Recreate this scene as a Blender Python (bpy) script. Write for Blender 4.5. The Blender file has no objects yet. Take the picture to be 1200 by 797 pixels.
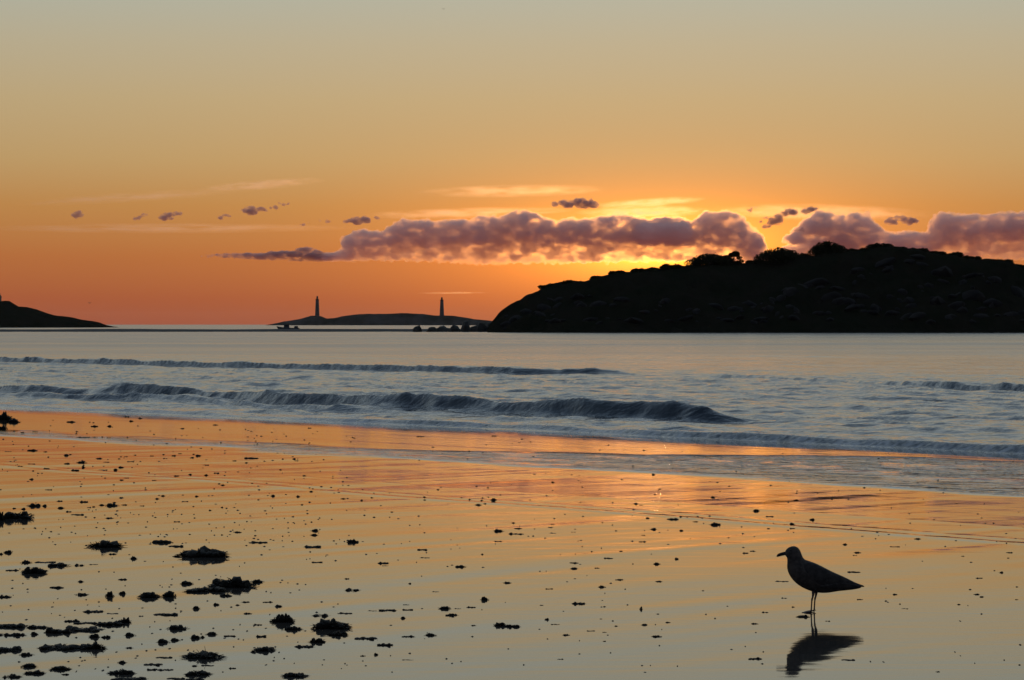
import bpy, bmesh, math, random
import numpy as np
from mathutils import Vector, Matrix, noise as mnoise

sc = bpy.context.scene
COL = sc.collection
rad = math.radians

def lin(r, g, b):
    def f(c):
        c /= 255.0
        return c / 12.92 if c <= 0.04045 else ((c + 0.055) / 1.055) ** 2.4
    return (f(r), f(g), f(b), 1.0)

# ------------------------------------------------------------------ camera
FPX, CU, HV, H = 2822.0, 600.0, 380.0, 2.13     # focal length in photo pixels, centre column, horizon row, eye height above the sea
cam = bpy.data.cameras.new('camera')
cam.sensor_width = 36.0
cam.lens = FPX / 1200.0 * 36.0
cam.clip_start = 0.1
cam.clip_end = 120000.0
cam_o = bpy.data.objects.new('camera', cam)
COL.objects.link(cam_o)
cam_o.location = (0, 0, H)
cam_o.rotation_euler = (rad(90.0) - math.atan(18.5 / FPX), 0, 0)
sc.camera = cam_o

# ------------------------------------------------------------------ sky, sun, exposure
SUN_AZ = math.atan((775 - CU) / FPX)
SUN_EL = math.atan((HV - 275) / FPX)
world = bpy.data.worlds.new('World')
sc.world = world
world.use_nodes = True

class Nodes:
    """tiny helper for node graphs"""
    def __init__(self, tree):
        self.t = tree
    def n(self, kind, **kw):
        nd = self.t.nodes.new(kind)
        for k, v in kw.items():
            setattr(nd, k, v)
        return nd
    def put(self, sock, v):
        if isinstance(v, bpy.types.NodeSocket):
            self.t.links.new(v, sock)
        elif v is not None:
            sock.default_value = v
    def math(self, op, a, b=None, c=None, clamp=False):
        nd = self.n('ShaderNodeMath', operation=op, use_clamp=clamp)
        for i, v in enumerate((a, b, c)):
            self.put(nd.inputs[i], v) if v is not None else None
        return nd.outputs[0]
    def mix(self, fac, a, b, blend='MIX'):
        nd = self.n('ShaderNodeMix', data_type='RGBA', blend_type=blend)
        self.put(nd.inputs[0], fac); self.put(nd.inputs[6], a); self.put(nd.inputs[7], b)
        return nd.outputs[2]
    def ramp(self, fac, stops, interp='LINEAR'):
        nd = self.n('ShaderNodeValToRGB')
        cr = nd.color_ramp
        cr.interpolation = interp
        while len(cr.elements) < len(stops):
            cr.elements.new(0.5)
        for e, (p, c) in zip(cr.elements, stops):
            e.position = p; e.color = c if len(c) == 4 else (*c, 1)
        self.put(nd.inputs[0], fac)
        return nd.outputs[0]

g = Nodes(world.node_tree)
bg = world.node_tree.nodes['Background']
sky = g.n('ShaderNodeTexSky', sky_type='NISHITA', sun_disc=False)
sky.sun_elevation = SUN_EL
sky.sun_rotation = SUN_AZ
sky.air_density, sky.dust_density, sky.ozone_density = 1.0, 3.0, 1.5
tc = g.n('ShaderNodeTexCoord')
sep = g.n('ShaderNodeSeparateXYZ')
g.put(sep.inputs[0], tc.outputs['Generated'])
X, Y, Z = sep.outputs
elev = g.math('MULTIPLY', g.math('ARCSINE', g.math('MAXIMUM', Z, 0.0)), 57.2958)
az = g.math('SUBTRACT', g.math('MULTIPLY', g.math('ARCTAN2', X, Y), 57.2958), math.degrees(SUN_AZ))
pos = g.math('SQRT', g.math('DIVIDE', elev, 90.0))
def ep(e): return math.sqrt(e / 90.0)
low = g.ramp(pos, [
    (ep(0.0), lin(154, 78, 58)), (ep(0.6), lin(164, 85, 52)), (ep(1.6), lin(174, 103, 56)),
    (ep(2.8), lin(180, 128, 72)), (ep(3.9), lin(181, 149, 101)), (ep(5.3), lin(181, 160, 121)),
    (ep(6.6), lin(177, 167, 140)), (ep(7.7), lin(170, 172, 156)), (ep(9.5), lin(176, 181, 170)), (ep(12), lin(182, 190, 188)),
    (ep(22), lin(170, 187, 198)), (ep(45), lin(130, 154, 180)), (ep(90), lin(80, 102, 132))])
away = g.ramp(pos, [
    (ep(0.0), lin(46, 46, 60)), (ep(4), lin(58, 54, 68)), (ep(12), lin(66, 66, 82)),
    (ep(30), lin(64, 74, 94)), (ep(90), lin(80, 102, 132))])
turn = g.math('MULTIPLY', g.math('SUBTRACT', 1.0, g.math('COSINE', g.math('MULTIPLY', az, 0.0174533))), 0.5)
base = g.mix(turn, low, away)
de = g.math('SUBTRACT', elev, math.degrees(SUN_EL) - 0.3)      # the air glows most a little below the sun
dist = g.math('SQRT', g.math('ADD', g.math('POWER', g.math('MULTIPLY', az, 0.30), 2.0), g.math('POWER', de, 2.0)))
close = g.math('EXPONENT', g.math('MULTIPLY', dist, -1 / 0.72))
wide = g.math('EXPONENT', g.math('MULTIPLY', dist, -1 / 5.0))
base = g.mix(1.0, base, g.mix(close, (0, 0, 0, 1), (2.6, 0.60, 0.02, 1)), 'ADD')
base = g.mix(1.0, base, g.mix(wide, (0, 0, 0, 1), (0.025, 0.02, 0.01, 1)), 'ADD')
tight = g.math('EXPONENT', g.math('MULTIPLY', dist, -1 / 0.30))
base = g.mix(1.0, base, g.mix(tight, (0, 0, 0, 1), (2.0, 1.4, 0.15, 1)), 'ADD')
nis = g.mix(1.0, sky.outputs[0], (0.004, 0.004, 0.004, 1), 'MULTIPLY')
g.put(bg.inputs[0], g.mix(1.0, base, nis, 'ADD'))
bg.inputs[1].default_value = 1.0

sun = bpy.data.lights.new('sun', 'SUN')
sun.energy = 0.20
sun.color = (1.0, 0.42, 0.10)
sun.angle = rad(0.53)
sun_o = bpy.data.objects.new('sun', sun)
COL.objects.link(sun_o)
SUN_DIR = Vector((math.sin(SUN_AZ) * math.cos(SUN_EL), math.cos(SUN_AZ) * math.cos(SUN_EL), math.sin(SUN_EL)))
sun_o.rotation_euler = SUN_DIR.to_track_quat('Z', 'Y').to_euler()
sun_o.location = (0, 0, 60)

vs = sc.view_settings
vs.view_transform = 'Standard'; vs.look = 'None'; vs.exposure = 0.0; vs.gamma = 1.0
vs.use_curve_mapping = False
cy = sc.cycles
cy.use_denoising = True
cy.max_bounces = 12
cy.volume_bounces = 12
cy.transparent_max_bounces = 24
cy.sample_clamp_indirect = 6.0

# ------------------------------------------------------------------ helpers
rng = random.Random(7)

def tag(o, label=None, cat=None, group=None, kind=None):
    if label: o['label'] = label
    if cat: o['category'] = cat
    if group: o['group'] = group
    if kind: o['kind'] = kind
    return o

def obj(name, me, m=None, parent=None, loc=None):
    o = bpy.data.objects.new(name, me)
    COL.objects.link(o)
    if m is not None and me is not None and not me.materials:
        me.materials.append(m)
    if parent is not None:
        o.parent = parent
    if loc is not None:
        o.location = loc
    return o

def mesh_of(name, verts, faces, smooth=True):
    me = bpy.data.meshes.new(name)
    me.from_pydata([tuple(v) for v in verts], [], faces)
    if smooth:
        me.polygons.foreach_set('use_smooth', [True] * len(me.polygons))
    me.update()
    return me

def bm_mesh(name, bm, smooth=True):
    me = bpy.data.meshes.new(name)
    bm.to_mesh(me); bm.free()
    if smooth:
        me.polygons.foreach_set('use_smooth', [True] * len(me.polygons))
    return me

def grid_mesh(name, xs, ys, zfun, attrs=None):
    """rectilinear height field; with attrs, zfun returns (z, *attribute values)"""
    X, Y = np.meshgrid(xs, ys)
    Zv = np.empty_like(X)
    A = {k: np.empty_like(X) for k in (attrs or ())}
    for j in range(0, len(ys), 40):                     # in strips, which keeps the arrays small
        r_ = zfun(X[j:j + 40], Y[j:j + 40])
        if attrs:
            Zv[j:j + 40] = r_[0]
            for k, q_ in zip(attrs, r_[1:]): A[k][j:j + 40] = q_
        else:
            Zv[j:j + 40] = r_
    nx, ny = len(xs), len(ys)
    co = np.stack([X.ravel(), Y.ravel(), Zv.ravel()], 1).astype(np.float32)
    i = np.arange(nx * ny).reshape(ny, nx)
    q = np.stack([i[:-1, :-1].ravel(), i[:-1, 1:].ravel(), i[1:, 1:].ravel(), i[1:, :-1].ravel()], 1).astype(np.int32)
    me = bpy.data.meshes.new(name)
    me.vertices.add(len(co)); me.vertices.foreach_set('co', co.ravel())
    me.loops.add(q.size); me.loops.foreach_set('vertex_index', q.ravel())
    me.polygons.add(len(q))
    me.polygons.foreach_set('loop_start', np.arange(0, q.size, 4, dtype=np.int32))
    me.polygons.foreach_set('use_smooth', np.ones(len(q), dtype=bool))
    me.update(calc_edges=True)
    for k, f in A.items():
        a = me.attributes.new(k, 'FLOAT', 'POINT')
        a.data.foreach_set('value', f.astype(np.float32).ravel())
    return me

_TAB = np.random.RandomState(12).uniform(-1, 1, (256, 256)).astype(np.float32)
def vnoise(x, y, s=0):
    """smooth value noise on a 256 x 256 lattice"""
    x = np.asarray(x, np.float32) + np.float32((s * 37.0) % 251); y = np.asarray(y, np.float32) + np.float32((s * 91.0) % 241)
    ix, iy = np.floor(x), np.floor(y)
    fx, fy = x - ix, y - iy
    ux, uy = fx * fx * (3 - 2 * fx), fy * fy * (3 - 2 * fy)
    i0, j0 = ix.astype(np.int32) & 255, iy.astype(np.int32) & 255
    i1, j1 = (i0 + 1) & 255, (j0 + 1) & 255
    a, b, c, d = _TAB[j0, i0], _TAB[j0, i1], _TAB[j1, i0], _TAB[j1, i1]
    a = a + (b - a) * ux
    c = c + (d - c) * ux
    return a + (c - a) * uy

def fbm(x, y, octv=4, s=0, gain=0.5):
    v, a, f = 0.0, 1.0, 1.0
    for k in range(octv):
        v = v + a * vnoise(x * f + 17.3 * k, y * f - 9.1 * k, s + k)
        a *= gain; f *= 2.03
    return v

def sstep(a, b, x):
    t = np.clip((x - a) / (b - a), 0, 1)
    return t * t * (3 - 2 * t)

def axis(segments):
    """list of (start, end, step0, step1): growing steps"""
    out = []
    for a, b, s0, s1 in segments:
        x = a
        while x < b - 1e-6:
            out.append(x)
            t = (x - a) / (b - a)
            x += s0 * (s1 / s0) ** t
    out.append(segments[-1][1])
    return np.array(out)

# ------------------------------------------------------------------ materials
def material(name, color, rough=0.8, var=0.0, scale=4.0, ior=1.5, spec=0.3, bump=0.0, bscale=None, color2=None):
    m = bpy.data.materials.new(name)
    m.use_nodes = True
    p = m.node_tree.nodes['Principled BSDF']
    q = Nodes(m.node_tree)
    p.inputs['Roughness'].default_value = rough
    p.inputs['IOR'].default_value = ior
    p.inputs['Specular IOR Level'].default_value = spec
    t = q.n('ShaderNodeTexCoord')
    nz = q.n('ShaderNodeTexNoise')
    q.put(nz.inputs['Vector'], t.outputs['Object'])
    nz.inputs['Scale'].default_value = scale
    nz.inputs['Detail'].default_value = 5
    if color2 is None:
        color2 = tuple(c * (1 - var) for c in color)
    fac = q.ramp(nz.outputs['Fac'], [(0.35, (0, 0, 0, 1)), (0.65, (1, 1, 1, 1))])
    q.put(p.inputs['Base Color'], q.mix(fac, (*color, 1), (*color2, 1)))
    if bump:
        b = q.n('ShaderNodeBump')
        b.inputs['Distance'].default_value = bump
        n2 = q.n('ShaderNodeTexNoise')
        q.put(n2.inputs['Vector'], t.outputs['Object'])
        n2.inputs['Scale'].default_value = bscale or scale * 3
        n2.inputs['Detail'].default_value = 6
        q.put(b.inputs['Height'], n2.outputs['Fac'])
        q.put(p.inputs['Normal'], b.outputs[0])
    return m

M = {}
M['weed'] = material('seaweed_wrack', (0.018, 0.014, 0.008), 0.6, spec=0.12, color2=(0.009, 0.009, 0.005), scale=14, bump=0.004, bscale=60)
M['twig'] = material('driftwood', (0.06, 0.045, 0.03), 0.8, 0.4, 20)
M['plumage'] = material('gull_plumage', (0.10, 0.082, 0.066), 0.85, scale=38, color2=(0.045, 0.037, 0.031), bump=0.003, bscale=120)
M['wing'] = material('gull_wing', (0.075, 0.065, 0.056), 0.8, scale=30, color2=(0.032, 0.028, 0.025), bump=0.003, bscale=90)
M['bill'] = material('gull_bill', (0.05, 0.04, 0.032), 0.45, 0.4, 40)
M['gleg'] = material('gull_leg', (0.10, 0.07, 0.06), 0.5, 0.3, 60)
M['eye'] = material('gull_eye', (0.006, 0.005, 0.005), 0.1, 0.0, 10)
M['granite'] = material('granite', (0.038, 0.036, 0.034), 0.95, spec=0.03, scale=0.35, color2=(0.018, 0.017, 0.016), bump=0.25, bscale=0.9)
M['darkrock'] = material('weed_covered_rock', (0.06, 0.052, 0.042), 0.8, scale=0.6, color2=(0.03, 0.028, 0.022), bump=0.2, bscale=1.2)
M['scrub'] = material('island_scrub', (0.012, 0.014, 0.008), 0.95, spec=0.0, scale=0.12, color2=(0.018, 0.016, 0.011), bump=0.6, bscale=0.7)
M['leaf'] = material('tree_leaf', (0.030, 0.038, 0.016), 0.8, 0.5, 0.8, spec=0.05)
M['bark'] = material('tree_bark', (0.06, 0.05, 0.04), 0.9, 0.4, 3)
M['farland'] = material('far_island_ground', (0.04, 0.036, 0.027), 0.95, spec=0.0, scale=0.03, color2=(0.09, 0.08, 0.07), bump=1.0, bscale=0.1)
M['towerstone'] = material('tower_granite', (0.15, 0.14, 0.13), 0.85, 0.25, 0.5, bump=0.05, bscale=2)
M['iron'] = material('dark_iron', (0.02, 0.02, 0.02), 0.5, 0.3, 2)
M['glass'] = material('lantern_glass', (0.04, 0.05, 0.05), 0.08, 0.2, 1)
M['hullpaint'] = material('hull_paint', (0.05, 0.055, 0.06), 0.4, 0.3, 1.5)
M['cabinpaint'] = material('cabin_paint', (0.18, 0.18, 0.18), 0.5, 0.3, 2)
M['shingle'] = material('grey_shingle', (0.10, 0.09, 0.08), 0.9, 0.3, 1.5)
M['bar'] = material('wet_sand_bar', (0.035, 0.030, 0.026), 0.85, scale=0.2, color2=(0.022, 0.02, 0.018), bump=0.05, bscale=2)

def sand_material():
    m = bpy.data.materials.new('wet_sand')
    m.use_nodes = True
    q = Nodes(m.node_tree)
    p = m.node_tree.nodes['Principled BSDF']
    t = q.n('ShaderNodeTexCoord')
    def noise_at(rotz, sx, sy, scale, detail, dist=0.0):
        mp = q.n('ShaderNodeMapping')
        mp.inputs['Rotation'].default_value = (0, 0, rotz)
        mp.inputs['Scale'].default_value = (sx, sy, 1)
        q.put(mp.inputs['Vector'], t.outputs['Object'])
        nz = q.n('ShaderNodeTexNoise')
        q.put(nz.inputs['Vector'], mp.outputs[0])
        nz.inputs['Scale'].default_value = scale
        nz.inputs['Detail'].default_value = detail
        nz.inputs['Distortion'].default_value = dist
        return nz.outputs['Fac']
    grain = noise_at(0, 1, 1, 30, 6)
    blot = noise_at(rad(-42), 0.25, 1.0, 1.3, 5, 0.4)
    q.put(p.inputs['Base Color'], q.mix(grain, (0.060, 0.052, 0.043, 1), (0.042, 0.037, 0.032, 1)))
    q.put(p.inputs['Roughness'], q.math('ADD', 0.02, q.math('MULTIPLY', q.math('POWER', blot, 2.0), 0.07)))
    p.inputs['IOR'].default_value = 1.58
    p.inputs['Specular IOR Level'].default_value = 0.8
    # ripples of the thin sheet of water in the runnel
    rip = q.n('ShaderNodeAttribute', attribute_name='ripple')
    r1 = noise_at(rad(-45), 0.7, 1.5, 3.0, 3, 0.5)
    r2 = noise_at(rad(20), 1.0, 1.0, 14.0, 2, 0.3)
    hr = q.math('MULTIPLY', q.math('ADD', q.math('MULTIPLY', r1, 0.085), q.math('MULTIPLY', r2, 0.008)), rip.outputs['Fac'])
    rill = noise_at(rad(-38), 0.22, 2.6, 2.2, 4, 0.6)
    hh = q.math('ADD', hr, q.math('MULTIPLY', rill, 0.0013))
    b = q.n('ShaderNodeBump')
    b.inputs['Distance'].default_value = 1.0
    q.put(b.inputs['Height'], hh)
    q.put(p.inputs['Normal'], b.outputs[0])
    return m

def water_material():
    m = bpy.data.materials.new('sea_water')
    m.use_nodes = True
    q = Nodes(m.node_tree)
    p = m.node_tree.nodes['Principled BSDF']
    out = m.node_tree.nodes['Material Output']
    t = q.n('ShaderNodeTexCoord')
    def noise_at(rotz, sx, sy, scale, detail, dist=0.0):
        mp = q.n('ShaderNodeMapping')
        mp.inputs['Rotation'].default_value = (0, 0, rotz)
        mp.inputs['Scale'].default_value = (sx, sy, 1)
        q.put(mp.inputs['Vector'], t.outputs['Object'])
        nz = q.n('ShaderNodeTexNoise')
        q.put(nz.inputs['Vector'], mp.outputs[0])
        nz.inputs['Scale'].default_value = scale
        nz.inputs['Detail'].default_value = detail
        nz.inputs['Distortion'].default_value = dist
        return nz.outputs['Fac']
    p.inputs['Base Color'].default_value = (0.007, 0.013, 0.018, 1)
    p.inputs['IOR'].default_value = 1.40
    p.inputs['Specular IOR Level'].default_value = 0.8
    # wavelets too small to see one by one widen the reflection with distance
    off = q.n('ShaderNodeAttribute', attribute_name='offing')
    wind = noise_at(rad(-12), 0.12, 1.0, 0.05, 3, 0.3)
    q.put(p.inputs['Roughness'], q.math('ADD', 0.12, q.math('MULTIPLY', off.outputs['Fac'], q.math('MULTIPLY', wind, 0.25))))
    chop = q.n('ShaderNodeAttribute', attribute_name='chop')
    a = noise_at(rad(-35), 0.6, 1.3, 1.1, 4, 0.4)
    c = noise_at(rad(15), 0.8, 1.2, 5.0, 3, 0.4)
    h1 = q.math('ADD', q.math('MULTIPLY', a, 0.10), q.math('MULTIPLY', c, 0.022))
    hh = q.math('MULTIPLY', h1, q.math('MULTIPLY', chop.outputs['Fac'], q.math('SUBTRACT', 1.0, q.math('MULTIPLY', off.outputs['Fac'], 0.6))))
    b = q.n('ShaderNodeBump')
    b.inputs['Distance'].default_value = 1.0
    q.put(b.inputs['Height'], hh)
    q.put(p.inputs['Normal'], b.outputs[0])
    fo = q.n('ShaderNodeAttribute', attribute_name='foam')
    br = noise_at(rad(-45), 0.5, 1.0, 3.2, 8, 1.2)
    fm = q.math('MULTIPLY', fo.outputs['Fac'], q.ramp(br, [(0.44, (0, 0, 0, 1)), (0.62, (1, 1, 1, 1))]))
    foam = q.n('ShaderNodeBsdfDiffuse')
    foam.inputs['Color'].default_value = (0.70, 0.72, 0.74, 1)
    mx = q.n('ShaderNodeMixShader')
    q.put(mx.inputs[0], fm); q.put(mx.inputs[1], p.outputs[0]); q.put(mx.inputs[2], foam.outputs[0])
    q.put(out.inputs['Surface'], mx.outputs[0])
    return m

# ------------------------------------------------------------------ beach: height as a function of the distance towards the sea
S2 = math.sqrt(0.5)
C_WATER = 33.9
_cs = np.array([-60, 0, 9, 16.5, 17.2, 21.5, 24.5, 26.5, 31.0, 32.2, 33.9, 40, 60, 400])
_gr = np.array([.004, .002, .003, .011, .013, .018, .011, .003, .0, .012, .020, .025, .03, .03])
_cc = np.linspace(-60, 400, 4601)
_zz = -np.cumsum(np.interp(_cc, _cs, _gr)) * (_cc[1] - _cc[0])
_zz -= np.interp(C_WATER, _cc, _zz)
def beach_profile(c):
    """height above the sea for cross-shore distance c (sea at larger c)"""
    return np.interp(c, _cc, _zz)

def wob(a):
    return 0.35 * vnoise(a * 0.09, a * 0 + 3.3, 5) + 0.12 * vnoise(a * 0.33, a * 0 + 8.1, 6)

def beach_z(X, Y, detail=True):
    c = (X + Y) * S2
    a = (X - Y) * S2
    cw = c + wob(a) * 0.8
    z = beach_profile(cw)
    if detail:
        near = 1 - sstep(22, 30, c)
        # rills that drain down the slope, and faint ridges along the shore
        ra = a + 0.25 * fbm(c * 0.12, a * 0.3, 2, 31)
        z = z + near * 0.0030 * fbm(c * 0.22, ra * 1.7, 3, 11)
        z = z + 0.0011 * fbm(c * 1.7, a * 0.11, 3, 21) * sstep(13, 19, c)
        z = z + 0.006 * fbm(c * 0.23, a * 0.12, 2, 41)
        # swash mark: small lips left by the last waves
        for c0, hgt in ((18.75, 0.006), (19.15, 0.004), (20.4, 0.002)):
            cl = cw - c0 - 0.12 * vnoise(a * 0.5, a * 0 + c0, 51)
            z = z + hgt * np.exp(-(cl / 0.09) ** 2)
    return z

def ground(u, v):
    """point of the beach (or the sea) that photo pixel (u, v) shows"""
    dx, dz = (u - CU) / FPX, (HV - v) / FPX
    y = 5.0
    lo, hi = 5.0, 400.0
    f = lambda y: H + dz * y - max(float(beach_z(np.array([dx * y]), np.array([y]), False)[0]), 0.0)
    for _ in range(36):
        mid = 0.5 * (lo + hi)
        if f(mid) > 0: lo = mid
        else: hi = mid
    return Vector((dx * lo, lo, 0)), lo / FPX

def ripple_mask(X, Y):
    c = (X + Y) * S2; a = (X - Y) * S2
    # the runnel widens to the right (along +a)
    w = np.interp(a, [-45, -30, -22, -14], [0.9, 1.2, 5.2, 6.4])
    c0 = np.interp(a, [-45, -30, -22, -14], [24.7, 24.7, 25.0, 24.6])
    j = 0.5 * fbm(a * 0.4, c * 0.7, 3, 61)
    m = sstep(0, 0.7, c - c0 + j) * (1 - sstep(0, 0.9, c - c0 - w + j))
    return m * (0.65 + 0.35 * np.clip(fbm(c * 0.8, a * 0.15, 3, 63) + 0.3, -1, 1))

xs = axis([(-400, -16, 30, 0.10), (-16, 13, 0.085, 0.085), (13, 400, 0.10, 30)])
ys = axis([(-120, 9, 20, 0.10), (9, 34, 0.065, 0.085), (34, 64, 0.085, 0.14), (64, 480, 0.3, 30)])
def beach_far(X, Y):
    c = (X + Y) * S2
    z = beach_z(X, Y)
    m = ripple_mask(X, Y)
    a = (X - Y) * S2
    z = z + m * (0.011 * fbm(c * 1.9, a * 1.0, 2, 171) + 0.004)
    return np.maximum(z, -2.0), m
beach = obj('beach', grid_mesh('beach', xs, ys, beach_far, ('ripple',)), sand_material())
tag(beach, kind='structure')

# ------------------------------------------------------------------ sea with its breaking waves
def line_xy(pts):
    P = [(((u - CU) / FPX) * (H * FPX / (v - HV)), H * FPX / (v - HV)) for u, v in pts]
    return np.array(P)

# (foot line in photo pixels, height along it, front width, back width)
WAVES = [
    (line_xy([(-150, 471), (0, 477), (200, 485), (400, 495), (600, 502), (800, 513), (1000, 522), (1200, 532), (1400, 543)]),
     [(-30, .04), (-13, .05), (-6, .055), (0, .10), (3, .125), (9, .15), (20, .15)], 0.13, 1.0),
    (line_xy([(-200, 455), (0, 463), (150, 467), (300, 474), (450, 481), (560, 485), (700, 491), (800, 493), (880, 495), (1000, 502), (1200, 512)]),
     [(-40, .34), (-16, .33), (-8, .36), (-3, .46), (-1.2, .50), (0.0, .30), (1.5, .47), (2.6, .40), (3.6, .46), (4.8, .22), (5.6, .05), (14, .03)], 0.22, 1.4),
    (line_xy([(-200, 421), (0, 425), (200, 430), (400, 434.5), (600, 439), (740, 439.5), (840, 442), (1000, 450), (1060, 454), (1200, 460), (1400, 470)]),
     [(-50, .34), (-30, .34), (-13, .33), (0, .30), (4.0, .22), (5.4, .03), (7.6, .02), (8.4, .14), (10.5, .10), (12.5, .06), (14.5, .26), (20, .33), (40, .3)], 0.22, 2.6),
    (line_xy([(-200, 424), (0, 428), (70, 429), (300, 434), (1400, 466)]),
     [(-50, .12), (-28, .12), (-22, .10), (-19, .0), (40, .0)], 0.3, 1.5),
    (line_xy([(-200, 459), (0, 466), (200, 472), (400, 482), (570, 489), (700, 495), (1400, 530)]),
     [(-40, .10), (-12, .14), (-5, .12), (-2, .07), (-0.5, .0), (40, .0)], 0.16, 0.8),
]
_lx = np.arange(-60, 60, 0.05)
def sea_parts(X, Y):
    c = (X + Y) * S2; a = (X - Y) * S2
    z = np.zeros_like(X)
    foam = np.zeros_like(X)
    jit = 0.30 * fbm(a * 0.35, c * 0.10, 3, 71) + 0.10 * fbm(a * 1.3, c * 0.3, 3, 75)
    for k, (P, A, fw, bw) in enumerate(WAVES):
        o = np.argsort(P[:, 0])
        slope0 = (P[o][1, 1] - P[o][0, 1]) / (P[o][1, 0] - P[o][0, 0])
        slope1 = (P[o][-1, 1] - P[o][-2, 1]) / (P[o][-1, 0] - P[o][-2, 0])
        yc = np.interp(X, P[o][:, 0], P[o][:, 1])
        yc = np.where(X < P[o][0, 0], P[o][0, 1] + slope0 * (X - P[o][0, 0]), yc)
        yc = np.where(X > P[o][-1, 0], P[o][-1, 1] + slope1 * (X - P[o][-1, 0]), yc)
        amp = np.interp(X, [q[0] for q in A], [q[1] for q in A])
        amp = amp * np.clip((0.95, 0.80, 0.88, 1, 1)[k] + (0.10 if k == 2 else 0.22) * np.interp(X, _lx, fbm(_lx * 0.55 + k * 7, _lx * 0 + k, 3, 81 + k)), 0.2, 2)
        d = (Y - yc) * S2 + jit * (0.4, 0.8, 0.35, 0.5, 1.0)[k] * min(1, fw / 0.3) - fw * 1.3
        front = np.exp(-(np.clip(-d, 0, None) / fw) ** 2)
        back = np.exp(-(np.clip(d, 0, None) / bw) ** 1.5)
        prof = np.where(d < 0, front, back)
        z += amp * prof
        if k in (1, 4):
            rough = np.exp(-((d + 0.25) / 0.5) ** 2) * np.clip(amp / 0.3, 0, 1)
            z += rough * 0.016 * fbm(c * 2.2, a * 2.6, 5, 95, 0.7)
            foam += 0.22 * np.exp(-((d + 1.1) / 0.6) ** 2) * np.clip(amp / 0.3, 0, 1)
        if k == 0:
            foam += 0.30 * np.exp(-((d - 0.9) / 1.2) ** 2)
            foam += 0.35 * np.exp(-((d + fw * 1.2) / 0.10) ** 2)
        if k == 2:
            z += np.exp(-(d / 0.6) ** 2) * np.clip(amp / 0.3, 0, 1) * 0.03 * fbm(c * 1.6, a * 2.4, 4, 97, 0.65)
    inshore = sstep(C_WATER - 0.2, C_WATER + 3, c)
    surf = 1 - sstep(62, 95, c)
    # chop of the surf zone and long low swell outside
    z += inshore * (0.018 + 0.030 * surf) * fbm(c * 0.9, a * 0.32, 4, 101)
    z += inshore * (0.010 + 0.016 * surf) * fbm(c * 2.4, a * 1.0, 3, 111) * (1 - sstep(160, 260, Y))
    ridge = 1 - np.abs(fbm(c * 0.75 + 0.3 * vnoise(a * 0.4, c * 0.4, 133), a * 0.30, 3, 131))
    z += inshore * surf * 0.075 * np.clip(ridge, 0, 1) ** 3
    swell = sstep(55, 90, c) * (1 - sstep(500, 900, Y))
    z += swell * 0.075 * np.sin(c * 0.75 + 1.5 * vnoise(a * 0.03, c * 0.03, 121)) * (0.5 + 0.5 * vnoise(a * 0.05, c * 0.08, 122))
    chop = 0.35 + 0.65 * sstep(C_WATER - 0.5, C_WATER + 1.5, c)
    return z, np.clip(foam, 0, 1), chop

def sea_z(X, Y):
    z, foam, chop = sea_parts(X, Y)
    c = (X + Y) * S2
    # the sheet dives under the sand landward of the water's edge
    return z - 0.05 * np.clip(C_WATER - 0.35 - c, 0, None) - 0.004, foam, chop, sstep(45, 260, Y)
xs = axis([(-7000, -24, 900, 0.20), (-24, 20, 0.115, 0.115), (20, 7000, 0.20, 900)])
ys = axis([(14, 36, 2, 0.12), (36, 72, 0.085, 0.10), (72, 170, 0.12, 0.6), (170, 1200, 0.8, 16), (1200, 12500, 20, 900)])
sea = obj('sea', grid_mesh('sea', xs, ys, sea_z, ('foam', 'chop', 'offing')), water_material())
tag(sea, kind='structure')

# ------------------------------------------------------------------ land: sand bar, rocky island, headland, far island
def at(u, v, D):
    """world point at distance D in the direction of photo pixel (u, v)"""
    return Vector(((u - CU) / FPX * D, D, H + (HV - v) / FPX * D))

def sea_land(name, skyline, D_front, D_ridge, D_back, m, nx, ny, rough, seed, step_front=0.6, foot=-1.0):
    """land rising from the shore at D_front to the skyline at D_ridge and falling to D_back"""
    us = np.array([p[0] for p in skyline], float)
    zs = np.array([H + (HV - p[1]) / FPX * D_ridge for p in skyline])
    xr = (us - CU) / FPX * D_ridge
    xs = np.linspace(xr[0] - 4, xr[-1] + 4, nx)
    t = np.linspace(0, 1, ny)
    ys = D_front + (D_back - D_front) * t
    def zf(X, Y):
        ridge = np.interp(X, xr, zs, left=foot, right=foot)
        tf = np.clip((Y - D_front) / (D_ridge - D_front), 0, 1)
        tb = np.clip((D_back - Y) / (D_back - D_ridge), 0, 1)
        prof = np.where(Y <= D_ridge, (1 - (1 - tf) ** 1.7) * (1 - step_front) + step_front * np.minimum(1, tf * 1.15), tb ** 0.8)
        sc_ = rough[0]
        n = fbm(X * sc_, Y * sc_, 5, seed)
        damp = np.where(Y <= D_ridge, np.sin(np.pi * np.clip(tf, 0, 1)) * 1.0 + 0.22, 0.6)
        z = foot + (ridge - foot) * prof + rough[1] * n * damp * np.clip((ridge - foot) / 6, 0, 1)
        return z
    return obj(name, grid_mesh(name, xs, ys, zf), m), zf

bar_xs = np.linspace(-420, 30, 500)
def bar_z(X, Y):
    w = np.exp(-((Y - 690) / (12 + 2 * vnoise(X * 0.02, X * 0, 5))) ** 4)
    top = 0.72 + 0.14 * fbm(X * 0.035, Y * 0.03, 3, 7) + 0.22 * sstep(-140, -300, X)
    return -0.5 + (top + 0.5) * w
bar = obj('sand_bar', grid_mesh('sand_bar', bar_xs, np.linspace(668, 712, 24), bar_z), M['bar'])
tag(bar, kind='structure')

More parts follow.
